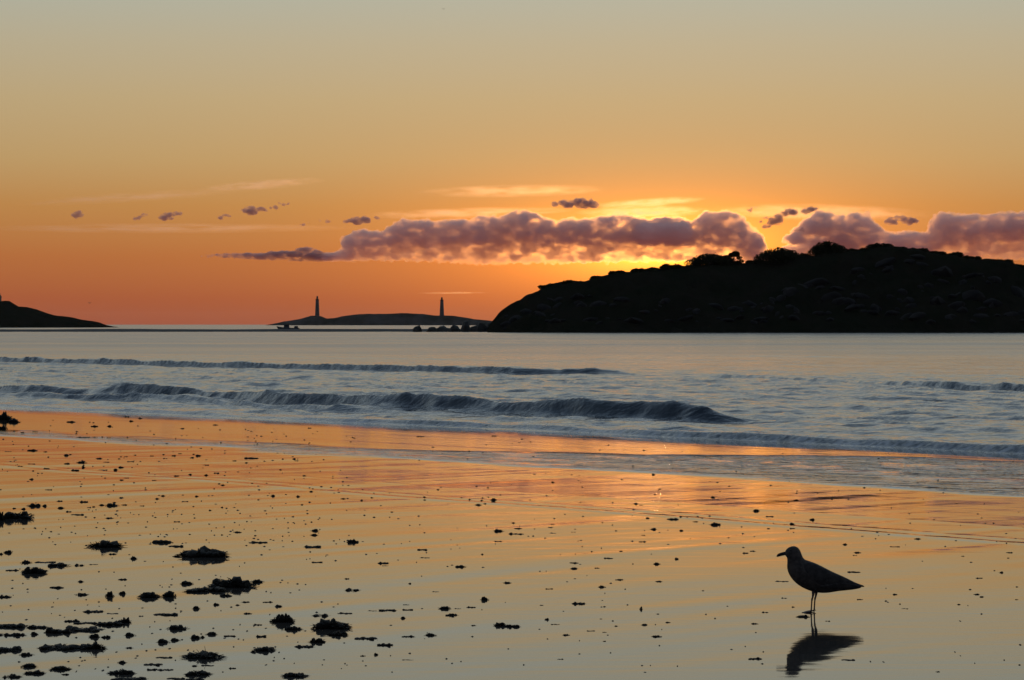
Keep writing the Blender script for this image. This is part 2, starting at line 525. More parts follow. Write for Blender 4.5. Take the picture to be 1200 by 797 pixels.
ISLAND = [(572, 384), (578, 377), (584, 371), (592, 365), (605, 356), (620, 348), (640, 341), (660, 336), (680, 332), (700, 327),
          (720, 321), (745, 319), (765, 317.5), (780, 317.5), (800, 316), (820, 314), (850, 313), (875, 312), (900, 309), (930, 307),
          (950, 305), (975, 301), (1000, 297), (1030, 292.5), (1045, 291.5), (1065, 295), (1080, 297), (1115, 300.5), (1136, 304),
          (1156, 308.5), (1170, 309.5), (1180, 311), (1198, 317), (1230, 326), (1270, 340), (1310, 360), (1340, 384)]
isl, isl_z = sea_land('rocky_island', ISLAND, 598, 652, 730, M['scrub'], 520, 130, (0.075, 2.1), 141)
tag(isl, kind='structure')
HEAD = [(-240, 350), (-160, 344), (-80, 348), (-30, 351), (0, 354), (10.5, 352.8), (21, 359.2), (31.5, 359.8), (48, 364.7), (62, 369),
        (82, 372), (103, 376.4), (112, 380), (124, 383.6), (130, 386)]
head, head_z = sea_land('headland', HEAD, 1480, 1560, 1700, M['scrub'], 260, 50, (0.05, 1.2), 151, foot=-1.5)
tag(head, kind='structure')
FAR = [(306, 381.6), (325, 379), (332, 377.6), (350, 374.5), (365, 371), (376, 371), (383, 373.6), (392, 373), (400, 371), (418, 369.4),
       (435, 368), (455, 367.6), (470, 366.8), (500, 368), (517, 369), (530, 370.3), (545, 372.8), (555, 374.4), (577, 375.6), (610, 377), (650, 381.6)]
far, far_z = sea_land('far_island', FAR, 4760, 4800, 4960, M['farland'], 260, 30, (0.02, 2.5), 161, foot=-1.5)
tag(far, kind='structure')
def hz(zf, x, y):
    return float(zf(np.array([float(x)]), np.array([float(y)]))[0])

# ------------------------------------------------------------------ boulders
def boulder_mesh(seed, sub=2):
    bm = bmesh.new()
    bmesh.ops.create_icosphere(bm, subdivisions=sub, radius=1.0)
    off = Vector((seed * 13.7, seed * 5.1, seed * 2.9))
    for v in bm.verts:
        n = v.co.normalized()
        d = 1 + 0.28 * mnoise.noise(n * 1.3 + off) + 0.14 * mnoise.noise(n * 3.1 + off)
        # flat joint faces as in split granite
        for ax in (Vector((0.8, 0.3, 0.5)), Vector((-0.5, 0.6, 0.6)), Vector((0.1, -0.9, 0.35)), Vector((0.2, 0.1, 1.0))):
            k = n.dot(ax.normalized())
            lim = 0.80 + 0.1 * mnoise.noise(ax * 3 + off)
            if k * d > lim: d = lim / k
        v.co = n * d
    return bm_mesh('boulder', bm, smooth=False)
B_MESH = [boulder_mesh(s) for s in range(6)]
for me in B_MESH: me.materials.append(M['granite'])
B_DARK = [m.copy() for m in B_MESH]
for me in B_DARK: me.materials.clear(); me.materials.append(M['darkrock'])

# outcrops on the face of the island: pieces of the island itself
OUT = [(1035, 306, 34, 9), (1080, 301, 26, 7), (1108, 318, 30, 10), (1056, 340, 16, 12), (1066, 352, 18, 9), (1088, 334, 14, 8), (1100, 352, 20, 10),
       (1120, 356, 22, 12), (1140, 345, 26, 12), (1165, 352, 30, 16), (1190, 340, 24, 12), (1012, 324, 14, 7), (1006, 316, 18, 6), (905, 350, 16, 10),
       (925, 340, 26, 9), (945, 335, 30, 10), (958, 330, 28, 9), (925, 358, 16, 9), (903, 362, 14, 9), (880, 356, 18, 8), (975, 346, 20, 9),
       (985, 352, 22, 10), (1010, 345, 20, 9), (1000, 358, 24, 9), (1025, 360, 20, 8), (860, 362, 20, 8), (840, 358, 16, 6), (815, 364, 18, 6),
       (780, 352, 18, 7), (760, 364, 20, 6), (730, 350, 18, 6), (700, 356, 22, 8), (676, 348, 22, 9), (655, 350, 20, 9), (640, 360, 22, 9),
       (620, 364, 24, 10), (604, 372, 20, 9), (595, 378, 18, 8), (1045, 366, 22, 8), (1078, 368, 24, 8), (1112, 370, 22, 7), (1150, 369, 26, 8),
       (1185, 366, 24, 9), (960, 366, 22, 8), (930, 372, 20, 6), (890, 373, 22, 6), (850, 374, 22, 6), (800, 374, 22, 6), (745, 376, 24, 6), (690, 374, 24, 7),
       (650, 376, 20, 6), (1140, 322, 20, 7), (1165, 326, 22, 8), (1130, 330, 14, 7)]
r = random.Random(33)
MORE = []
for (u, v, w, h) in OUT:
    MORE.append((u, v, w, h))
    for k in range(2):
        f = r.uniform(.35, .8)
        MORE.append((u + r.uniform(-.9, .9) * w, v + r.uniform(-.3, 1.1) * h, w * f, h * f))
for i, (u, v, w, h) in enumerate(MORE):
    # where the sight line meets the slope of the island
    lo = None
    if v + h * 0.3 > 386 or u < 590: continue
    Dn = np.arange(596, 655, 0.5)
    dn = np.stack([(u - CU) / FPX * Dn, Dn, H + (HV - v - h * .3) / FPX * Dn])
    hit = np.nonzero(isl_z(dn[0], dn[1]) >= dn[2])[0]
    if not len(hit): continue
    lo = Vector(dn[:, hit[0]])
    s = lo.y / FPX
    b = obj('boulder', B_MESH[i % 6], None, isl, (lo.x, lo.y + w * s * 0.20, lo.z - h * s * 0.12))
    b.scale = (w * s * r.uniform(.45, .7), w * s * r.uniform(.35, .5), h * s * r.uniform(.55, .95))
    b.rotation_euler = (r.uniform(-.5, .1), r.uniform(-.6, .35), r.uniform(-1.2, 1.2))

# rocks that stand in the water off the point of the island
SPIT = [(489, 388.5, 9, 6.5, 'low rounded rock standing alone left of the island point'),
        (506, 388.5, 12, 5.5, 'flat dark rock, leftmost of the reef that joins the island point'),
        (519, 388.5, 14, 6.5, 'dark rock second from the left in the reef off the island'),
        (533, 388.5, 14, 7.5, 'dark rock just left of the tallest rock in the reef'),
        (546, 388.5, 11, 13.0, 'tallest rock of the reef, upright and dark against the far island'),
        (556, 388.5, 12, 7.0, 'low rock in the dip right of the tallest reef rock'),
        (565, 388.5, 13, 9.0, 'broad dark rock between the tallest reef rock and the island'),
        (574, 388.5, 13, 11.0, 'dark rock touching the left foot of the rocky island'),
        (527, 389, 20, 4.0, 'low slab of rock in front of the reef')]
for i, (u, v, w, h, lab) in enumerate(SPIT):
    p = at(u, v, 664 + (i % 3) * 2.0); s = p.y / FPX
    b = obj('reef_rock', B_DARK[i % 6], None, None, (p.x, p.y, -0.2))
    b.scale = (w * s * 0.62, w * s * 0.6, (h * s + 0.35) * 1.15)
    b.rotation_euler = (0, 0, rng.uniform(0, 6))
    tag(b, lab, 'rock', 'rocks of the reef off the island point')

# ------------------------------------------------------------------ trees and shrubs on the island
def leaf_mesh(name, blobs, n, size, seed, m):
    """many small leaf faces scattered through the volume of uneven clumps"""
    r = random.Random(seed)
    V, F = [], []
    tot = sum(b[3] * b[4] * b[5] for b in blobs)
    for (cx, cy_, cz, rx, ry, rz) in blobs:
        for _ in range(int(n * rx * ry * rz / tot)):
            while True:
                d = Vector((r.uniform(-1, 1), r.uniform(-1, 1), r.uniform(-1, 1)))
                if 0.05 < d.length < 1: break
            d = d.normalized() * (d.length ** 0.45) * (1 + 0.35 * mnoise.noise(d.normalized() * 2.3 + Vector((cx, cy_, cz + seed))))
            c = Vector((cx + d.x * rx, cy_ + d.y * ry, cz + d.z * rz))
            q = Vector((r.gauss(0, 1), r.gauss(0, 1), r.gauss(0, 1))).normalized()
            w = q.orthogonal().normalized(); s = size * r.uniform(0.6, 1.5)
            e = q.cross(w)
            k = len(V)
            V += [c - w * s, c + e * s * 0.6, c + w * s, c - e * s * 0.6]
            F.append((k, k + 1, k + 2, k + 3))
    me = mesh_of(name, V, F, smooth=False)
    me.materials.append(m)
    return me

def limb_mesh(name, limbs, m, seg=7):
    bm = bmesh.new()
    for pts in limbs:
        rings = []
        for i, (p, rr) in enumerate(pts):
            a = Vector(pts[max(0, i - 1)][0]); b = Vector(pts[min(len(pts) - 1, i + 1)][0])
            d = (b - a).normalized(); x = d.orthogonal().normalized(); y = d.cross(x)
            rings.append([bm.verts.new(Vector(p) + (x * math.cos(6.2832 * k / seg) + y * math.sin(6.2832 * k / seg)) * rr) for k in range(seg)])
        for A, B in zip(rings, rings[1:]):
            for k in range(seg):
                bm.faces.new((A[k], A[(k + 1) % seg], B[(k + 1) % seg], B[k]))
        bm.faces.new(rings[0][::-1]); bm.faces.new(rings[-1])
    me = bm_mesh(name, bm)
    me.materials.append(m)
    return me

def tree(u, v_top, w, h, seed, label, lean=0.0, D=648, name='tree', cat='tree', shape='dome'):
    s = D / FPX
    x = (u - CU) / FPX * D
    z0 = hz(isl_z, x, D) - 0.15
    ztop = H + (HV - v_top) / FPX * D
    W = w * s; Hc = max(h * s, 0.8)
    total = ztop - z0
    root = bpy.data.objects.new(name, None); COL.objects.link(root)
    root.location = (x, D, z0)
    tag(root, label, cat, 'trees and shrubs on the island crest')
    r = random.Random(seed)
    blobs = []
    nb = 13 if w > 25 else 8
    for k in range(nb):
        a = (k + 0.5) / nb * 2 - 1 + r.uniform(-.1, .1)
        top = math.sqrt(max(0, 1 - (abs(a) * 0.92) ** 2.4))
        rr = W * r.uniform(0.10, 0.17)
        zc = total - Hc + Hc * top * r.uniform(0.86, 1.04) - rr * 0.75
        blobs.append((a * W * 0.44 + lean * zc, r.uniform(-.3, .3) * W, max(zc, rr * 0.4), rr * 1.35, rr * 1.2, rr * 0.85))
    for k in range(nb // 2):
        rr = W * r.uniform(0.14, 0.2)
        blobs.append((r.uniform(-.3, .3) * W, r.uniform(-.25, .25) * W, max(total - Hc * r.uniform(.5, .8), rr * .5), rr * 1.3, rr * 1.2, rr * 0.8))
    obj('crown', leaf_mesh('crown', blobs, int(6500 * (W / 9) ** 1.2) + 900, 0.20, seed, M['leaf']), None, root)
    limbs = [[((0, 0, -0.3), W * 0.035), ((0.1 * W * lean, 0, total * 0.35), W * 0.026), ((lean * total, 0, total * 0.7), W * 0.014)]]
    for b in blobs[:nb]:
        limbs.append([((0, 0, total * r.uniform(.15, .4)), W * 0.015), ((b[0] * .5, b[1] * .5, b[2] * .7 + total * .08), W * 0.010), ((b[0], b[1], b[2] + b[5] * .6), W * 0.004)])
    obj('trunk', limb_mesh('trunk', limbs, M['bark'], 6), None, root)
    return root

tree(833, 297.5, 50, 22, 3, 'broad flat-topped dark tree nearest the sun glow on the island crest')
tree(859, 295, 22, 24, 4, 'tall thin-leaved tree beside the broad flat-topped tree, sky showing through', lean=0.05)
tree(913, 291, 50, 26, 5, 'round-topped dark tree between two dips of the island crest')
tree(940, 301, 22, 12, 6, 'low bushy tree filling the dip left of the tallest tree')
tree(970, 283, 46, 24, 7, 'tallest tree on the island crest, with a wide ragged crown')
tree(998, 291.5, 26, 12, 8, 'low spreading tree on the right shoulder of the tallest tree')
SHR = [(1033, 289.8, 26, 8, 'dense shrub at the highest point of the island ridge'), (1052, 291, 18, 7, 'small shrub just right of the highest point of the ridge'),
       (1016, 292.8, 16, 6, 'small shrub between the trees and the highest point of the ridge'), (1076, 295, 22, 6, 'low shrub on the ridge above the bare rock slab'),
       (1096, 297, 18, 5, 'low shrub on the upper right ridge'), (1117, 299, 18, 5, 'low shrub midway down the right ridge'),
       (1137, 302.5, 18, 5, 'shrub on the right ridge before it steepens'), (1156, 306, 16, 6, 'small shrub left of the rounded rock hump on the right ridge'),
       (1174, 307.5, 22, 6, 'rounded shrub on the hump near the right edge'), (1193, 313, 16, 6, 'shrub on the falling ridge at the right edge'),
       (787, 314.5, 22, 6, 'low shrub on the crest left of the broad tree'), (765, 315, 14, 7, 'pointed little shrub on the crest in the sun glow'),
       (748, 317, 16, 5, 'small shrub left of the pointed little shrub'), (724, 319, 16, 5, 'small shrub on the crest above the island nose'),
       (700, 325, 16, 4, 'low shrub on the slope below the bright cloud edge'), (672, 332, 18, 4, 'low shrub midway up the left slope of the island'),
       (884, 306, 18, 7, 'shrub in the dip between the two large trees'), (642, 339, 16, 4, 'lowest shrub on the left slope of the island')]
for i, (u, v, w, h, lab) in enumerate(SHR):
    tree(u, v - 1.2, w * 1.15, h + 2, 40 + i, lab, name='shrub', cat='shrub', D=649)

# ------------------------------------------------------------------ lighthouses on the far island
def turned(name, prof, m, seg=20, parent=None):
    """lathe: list of (radius, z)"""
    bm = bmesh.new()
    rings = [[bm.verts.new((r * math.cos(6.28318 * k / seg), r * math.sin(6.28318 * k / seg), z)) for k in range(seg)] for r, z in prof]
    for A, B in zip(rings, rings[1:]):
        for k in range(seg):
            bm.faces.new((A[k], A[(k + 1) % seg], B[(k + 1) % seg], B[k]))
    bm.faces.new(rings[0][::-1]); bm.faces.new(rings[-1])
    me = bm_mesh(name, bm, smooth=False)
    return obj(name, me, m, parent)

def box_mesh(name, sx, sy, sz, z0=0.0, taper=1.0):
    bm = bmesh.new()
    bmesh.ops.create_cube(bm, size=1.0)
    for v in bm.verts:
        k = taper if v.co.z > 0 else 1.0
        v.co = Vector((v.co.x * sx * k, v.co.y * sy * k, (v.co.z + 0.5) * sz + z0))
    bmesh.ops.bevel(bm, geom=bm.edges[:], offset=min(sx, sy, sz) * 0.05, segments=1, affect='EDGES')
    return bm_mesh(name, bm, smooth=False)

def lighthouse(u, v_base, v_top, label):
    D = 4806.0; s = D / FPX
    p = at(u, v_base, D)
    hgt = (v_base - v_top) * s
    root = bpy.data.objects.new('lighthouse', None); COL.objects.link(root)
    z0 = min(p.z, hz(far_z, p.x, D)) - 0.5
    hgt += p.z - z0
    root.location = (p.x, D, z0)
    tag(root, label, 'lighthouse', 'twin lighthouses on the far island')
    sh = hgt * 0.80
    tw = turned('tower', [(4.9, 0), (4.85, 1.5), (4.5, 2), (3.9, sh * .5), (3.2, sh * .96), (3.3, sh)], M['towerstone'], 24, root)
    for k in range(4):
        w = obj('window', box_mesh('window', 0.9, 0.5, 1.7), M['glass'], tw)
        z = sh * (0.15 + 0.2 * k); r = 4.7 - 1.35 * z / sh
        w.location = (0, -r, z)
    turned('gallery', [(3.3, sh), (4.2, sh + .6), (4.2, sh + 1.0), (2.5, sh + 1.0)], M['iron'], 20, root)
    rail = turned('railing', [(3.75, sh + 2.0), (3.85, sh + 2.0), (3.85, sh + 2.15), (3.75, sh + 2.15)], M['iron'], 20, root)
    for k in range(10):
        post = obj('rail_post', box_mesh('rail_post', 0.12, 0.12, 1.05), M['iron'], rail)
        post.location = (3.8 * math.cos(.628 * k), 3.8 * math.sin(.628 * k), sh + 1.0)
    turned('lantern_base', [(2.1, sh + 1.0), (2.1, sh + 2.2), (1.9, sh + 2.2)], M['iron'], 12, root)
    turned('lantern_room', [(1.75, sh + 2.2), (1.75, hgt - 2.6)], M['glass'], 12, root)
    turned('dome', [(2.1, hgt - 2.6), (1.9, hgt - 2.2), (1.2, hgt - 1.2), (0.5, hgt - .8), (0.25, hgt - .7), (0.2, hgt)], M['iron'], 16, root)
    return root
lighthouse(371.8, 371.5, 346.5, 'left of two tall stone lighthouses, on the small knoll of the far island')
lighthouse(517.8, 369.3, 347.8, 'right of two tall stone lighthouses, above the reef off the near island')

# ------------------------------------------------------------------ house at the end of the headland
hp = at(-9.0, 354, 1560)
house = bpy.data.objects.new('house', None); COL.objects.link(house)
house.location = (hp.x, 1560, hz(head_z, hp.x, 1560) - 0.3)
tag(house, 'dark house on the headland cut by the left edge of the picture', 'house')
obj('wall', box_mesh('wall', 10.4, 7, 2.9), M['shingle'], house)
bm = bmesh.new()
vv = [bm.verts.new(c) for c in ((-5.5, -3.9, 2.8), (5.4, -3.9, 2.8), (5.4, 3.9, 2.8), (-5.5, 3.9, 2.8), (-5.5, 0, 4.6), (5.4, 0, 4.6))]
for f in ((0, 1, 5, 4), (2, 3, 4, 5), (1, 2, 5), (3, 0, 4), (3, 2, 1, 0)): bm.faces.new([vv[i] for i in f])
roof = obj('roof', bm_mesh('roof', bm, False), M['shingle'], house)
ch = obj('chimney', box_mesh('chimney', 0.9, 0.9, 2.4), M['towerstone'], roof); ch.location = (4.6, 0, 3.4)
for k in range(3):
    w = obj('window', box_mesh('window', 1.0, 0.12, 1.3), M['glass'], house); w.location = (-3.2 + 3.2 * k, -3.52, 0.9)

# ------------------------------------------------------------------ boat moored behind the bar
bp = at(338, 388, 745)
boat = bpy.data.objects.new('motor_boat', None); COL.objects.link(boat)
boat.location = (bp.x, bp.y, 0.0)
tag(boat, 'small dark motor boat with wheelhouse, moored beyond the sand bar, bow to left', 'boat')
bm = bmesh.new()
st = [(-3.7, .04, 1.55, 1.35), (-3.0, .55, 1.38, .2), (-1.8, 1.05, 1.2, -.25), (0, 1.25, 1.05, -.35), (2, 1.25, .98, -.32), (3.4, 1.12, .98, -.2)]
rings = []
for x, w, top, bot in st:
    rings.append([bm.verts.new(c) for c in ((x, -w, top), (x + .02, -w * .92, top * .55 + bot * .45), (x + .05, -w * .55, bot + .12), (x + .06, 0, bot),
                                           (x + .05, w * .55, bot + .12), (x + .02, w * .92, top * .55 + bot * .45), (x, w, top))])
for A, B in zip(rings, rings[1:]):
    for k in range(6): bm.faces.new((A[k], A[k + 1], B[k + 1], B[k]))
    bm.faces.new((A[6], A[0], B[0], B[6]))
bm.faces.new(rings[0]); bm.faces.new(rings[-1][::-1])
bmesh.ops.recalc_face_normals(bm, faces=bm.faces[:])
obj('hull', bm_mesh('hull', bm), M['hullpaint'], boat)
wh = obj('wheelhouse', box_mesh('wheelhouse', 1.75, 1.7, 1.0, taper=.86), M['cabinpaint'], boat); wh.location = (-.55, 0, .95)
rf = obj('roof', box_mesh('roof', 1.95, 1.8, .09), M['hullpaint'], boat); rf.location = (-.5, 0, 1.96)
for k in range(3):
    w = obj('window', box_mesh('window', .46, .06, .42), M['glass'], wh); w.location = (-.52 + .52 * k, -.80, .45)
an = obj('mast', box_mesh('mast', .05, .05, .6), M['iron'], boat); an.location = (-.3, .2, 2.04)
eb = obj('stern_gear', box_mesh('stern_gear', 1.35, 1.5, .68, taper=.7), M['hullpaint'], boat); eb.location = (2.4, 0, .9)  # unidentified lump at the stern, built as deck gear

# ------------------------------------------------------------------ the gull
GP, gs = ground(953, 718.5)
gz = float(beach_z(np.array([GP.x]), np.array([GP.y]))[0])
gull = bpy.data.objects.new('gull', None); COL.objects.link(gull)
gull.location = (GP.x, GP.y, gz - 0.001)
tag(gull, 'brown gull standing on wet sand facing left, mirrored below', 'gull')
K = gs / 4.044                      # metres for one pixel of the study crop
def gp(x, y): return ((x - 419) * K, (477 - y) * K)
def loft(name, stations, seg=20, m=None, parent=None, power=1.0, yoff=0.0):
    """stations: (top point, bottom point, half width) in crop pixels / metres"""
    bm = bmesh.new(); rings = []
    for tp, bt, w in stations:
        t, b = Vector((gp(*tp)[0], 0, gp(*tp)[1])), Vector((gp(*bt)[0], 0, gp(*bt)[1]))
        c = (t + b) / 2; h = (t - b) / 2
        ring = []
        for k in range(seg):
            a = 6.28318 * k / seg
            s_, c_ = math.sin(a), math.cos(a)
            ring.append(bm.verts.new(c + h * c_ + Vector((0, yoff + w * math.copysign(abs(s_) ** power, s_), 0))))
        rings.append(ring)
    for A, B in zip(rings, rings[1:]):
        for k in range(seg): bm.faces.new((A[k], A[(k + 1) % seg], B[(k + 1) % seg], B[k]))
    bm.faces.new(rings[0][::-1]); bm.faces.new(rings[-1])
    bmesh.ops.recalc_face_normals(bm, faces=bm.faces[:])
    o = obj(name, bm_mesh(name, bm), m, parent)
    md = o.modifiers.new('smooth', 'SUBSURF'); md.levels = 1; md.render_levels = 2
    return o
body = loft('body', [
    ((286, 188), (286, 205), .008), ((290, 181), (289, 209), .016), ((299, 170), (293, 213), .025), ((318, 161), (297, 222), .033),
    ((342, 162), (297, 238), .037), ((359, 180), (295, 258), .038), ((368, 210), (297, 278), .044), ((378, 226), (307, 303), .056),
    ((400, 231), (330, 334), .068), ((425, 241), (368, 362), .076), ((455, 255), (425, 384), .078), ((487, 271), (485, 387), .070),
    ((525, 292), (530, 377), .056), ((562, 307), (572, 373), .044), ((594, 325), (602, 370), .034), ((622, 339), (626, 366), .030), ((648, 348), (650, 360), .022)],
    20, M['plumage'], gull)
for sy in (-1, 1):
    wg = loft('wing', [
        ((380, 236), (352, 276), .010), ((398, 233), (362, 306), .020), ((430, 243), (400, 338), .024), ((470, 262), (452, 352), .022),
        ((515, 287), (510, 352), .018), ((555, 303), (560, 354), .013), ((590, 320), (600, 354), .010), ((625, 339), (632, 355), .007), ((662, 350), (663, 354), .003)],
        14, M['wing'], gull, yoff=0.0)
    # lay the wing against the flank
    for v in wg.data.vertices:
        x = v.co.x / K + 419
        flank = np.interp(x, [352, 400, 460, 520, 580, 620, 663], [.040, .057, .061, .046, .028, .020, .012])
        v.co.y += sy * flank
    for k in range(5):
        # long flight feathers along the lower edge of the wing
        x0, x1 = 440 + 22 * k, 560 + 26 * k
        y0 = 345 - 3 * k; y1 = 360 - 1.5 * k
        f = loft('feather', [((x0, y0 - 7), (x0, y0 + 5), .002), (((x0 + x1) / 2, (y0 + y1) / 2 - 7), ((x0 + x1) / 2, (y0 + y1) / 2 + 6), .003), ((x1, y1 - 3), (x1, y1 + 2), .0015)], 8, M['wing'], wg)
        for v in f.data.vertices:
            x = v.co.x / K + 419
            v.co.y += sy * (np.interp(x, [352, 400, 460, 520, 580, 620, 690], [.052, .075, .083, .063, .038, .027, .016]) + .002 * k)
    ey = obj('eye', B_MESH[0].copy(), None, gull)
    ey.data.materials.clear(); ey.data.materials.append(M['eye'])
    for p in ey.data.polygons: p.use_smooth = True
    ey.location = (gp(312, 182)[0], sy * .0285, gp(312, 182)[1]); ey.scale = (.0055, .0035, .0055)
bill = loft('bill', [((290, 187), (290, 206), .0085), ((280, 189), (280, 207), .0075), ((266, 193), (266, 210), .0062), ((257, 196), (256, 213), .0055),
                     ((250, 200), (249, 214), .004), ((246, 208), (246, 214), .002)], 12, M['bill'], gull)
for sy, dx in ((-1, -9), (1, 10)):
    def lp(x, y, yy): return (gp(x, y)[0], yy, gp(x, y)[1])
    yy = sy * .026
    leg = obj('leg', limb_mesh('leg', [[(lp(428 + dx, 372, yy), .013), (lp(426 + dx, 392, yy), .0085), (lp(424 + dx, 404, yy), .0060), (lp(421 + dx, 412, yy), .0068),
                                        (lp(420 + dx, 422, yy), .0048), (lp(418 + dx, 452, yy), .0046), (lp(417 + dx, 468, yy), .0058), (lp(415 + dx, 475, yy), .0055)]], M['gleg'], 10), None, gull)
    bm = bmesh.new()
    hx = gp(417 + dx, 470)[0]
    heel = bm.verts.new((hx + .006, yy, .008)); tips = []
    top = bm.verts.new((hx - .002, yy, .014))
    for t, (ln, sp) in enumerate(((.048, -.026), (.052, -.013), (.062, 0), (.052, .013), (.046, .026))):
        tips.append(bm.verts.new((hx - ln, yy + sp, .004 if t % 2 == 0 else .0025)))
    for A, B in zip(tips, tips[1:]):
        bm.faces.new((top, A, B)); bm.faces.new((heel, B, A))
    bm.faces.new((top, heel, tips[0])); bm.faces.new((heel, top, tips[-1]))
    obj('foot', bm_mesh('foot', bm, False), M['gleg'], leg)
    toes = [[((hx, yy, .009), .0042), ((hx - .03, yy + sp * .55, .006), .0034), ((hx - ln, yy + sp, .003), .002)] for ln, sp in ((.048, -.026), (.062, 0), (.046, .026))]
    toes.append([((hx, yy, .016), .003), ((hx + .012, yy, .010), .002)])
    obj('toes', limb_mesh('toes', toes, M['gleg'], 6), None, leg)

# two gulls far off in the air
def far_gull(u, v, D, span, label):
    root = bpy.data.objects.new('flying_gull', None); COL.objects.link(root)
    root.location = at(u, v, D)
    tag(root, label, 'gull')
    obj('body', limb_mesh('body', [[((-.30, 0, 0), .02), ((-.2, 0, .01), .06), ((0, 0, 0), .08), ((.2, 0, 0), .05), ((.32, 0, .01), .015)]], M['plumage'], 8), None, root)
    for sy in (-1, 1):
        w = span / 2
        me = mesh_of('wing', [(-.1, 0, .05), (.1, 0, .05), (-.14, sy * w * .45, .22), (.08, sy * w * .45, .22), (.02, sy * w, .10), (.1, sy * w * .97, .10),
                              (-.1, 0, .03), (.1, 0, .03), (-.14, sy * w * .45, .20), (.08, sy * w * .45, .20)],
                     [(0, 1, 3, 2), (2, 3, 5, 4), (6, 8, 9, 7), (8, 4, 5, 9), (0, 2, 8, 6), (2, 4, 8), (1, 7, 9, 3), (3, 9, 5)])
        obj('wing', me, M['wing'], root)
    root.rotation_euler = (0.1, 0.1, 1.2)
far_gull(105, 355.3, 640, 1.35, 'tiny gull flying low in the orange sky right of the headland')
far_gull(520, 11, 900, 1.3, 'faint speck of a bird high in the sky near the top edge')

# ------------------------------------------------------------------ seaweed cast up on the sand
def weed_mesh(seed, style, blades):
    """unit patch: about -1..1 wide and deep, 0..1 high: a knotted core with strap-like fronds"""
    r = random.Random(seed)
    bm = bmesh.new()
    lumps = {'mound': 9, 'strand': 7, 'knot': 3, 'puffs': 7}[style]
    for k in range(lumps):
        a = (k + .5) / lumps * 2 - 1
        if style == 'strand':
            c = Vector((a * .85, r.uniform(-.35, .35), .18)); R = Vector((.26, .42, r.uniform(.25, .75)))
        elif style == 'knot':
            c = Vector((a * .45, r.uniform(-.2, .2), .2)); R = Vector((r.uniform(.34, .52), .55, r.uniform(.35, .8)))
        elif style == 'puffs':
            q_ = 1 - .55 * a * a; c = Vector((a * .75 + r.uniform(-.12, .12), r.uniform(-.3, .3), .2)); R = Vector((r.uniform(.18, .34), .4, r.uniform(.25, .95) * q_))
        else:
            x_ = r.uniform(-.75, .75); c = Vector((x_, r.uniform(-.35, .35), .1 + .25 * r.random() * (1 - x_ * x_))); R = Vector((r.uniform(.16, .36), r.uniform(.3, .55), r.uniform(.22, .70) * (1.1 - .55 * x_ * x_)))
        s0 = len(bm.verts)
        ret = bmesh.ops.create_icosphere(bm, subdivisions=2, radius=1.0)
        off = Vector((seed * 3.1, k * 5.7, 0))
        for v in ret['verts']:
            n = v.co.normalized()
            d = 1 + .42 * mnoise.noise(n * 1.9 + off) + .42 * mnoise.noise(n * 4.9 + off)
            v.co = Vector((c.x + n.x * d * R.x, c.y + n.y * d * R.y, max(c.z + n.z * d * R.z, -.06)))
    for k in range(blades):
        x = r.uniform(-.9, .9); y = r.uniform(-.6, .6)
        lift = (1 - .7 * x * x) * (1 if style != 'strand' else .6)
        p = Vector((x, y, r.uniform(.0, .5) * lift))
        dr = Vector((r.gauss(x * .7, .6), r.gauss(0, .6), r.uniform(-.2, 1.5) * lift)).normalized()
        ln = r.uniform(.16, .52) * (1.25 - .5 * abs(x)); wd = r.uniform(.02, .055)
        sd = dr.orthogonal().normalized() * wd
        pts = []
        for j, (t, q) in enumerate(((0, .7), (.5, 1.1), (1, .35))):
            pp = p + dr * ln * t + Vector((0, 0, -.18 * t * t * ln / .3 * .4))
            pp.z = max(pp.z, -.02)
            pts.append((bm.verts.new(pp - sd * q), bm.verts.new(pp + sd * q)))
        for A, B in zip(pts, pts[1:]): bm.faces.new((A[0], A[1], B[1], B[0]))
    me = bm_mesh('seaweed', bm)
    me.materials.append(M['weed'])
    return me

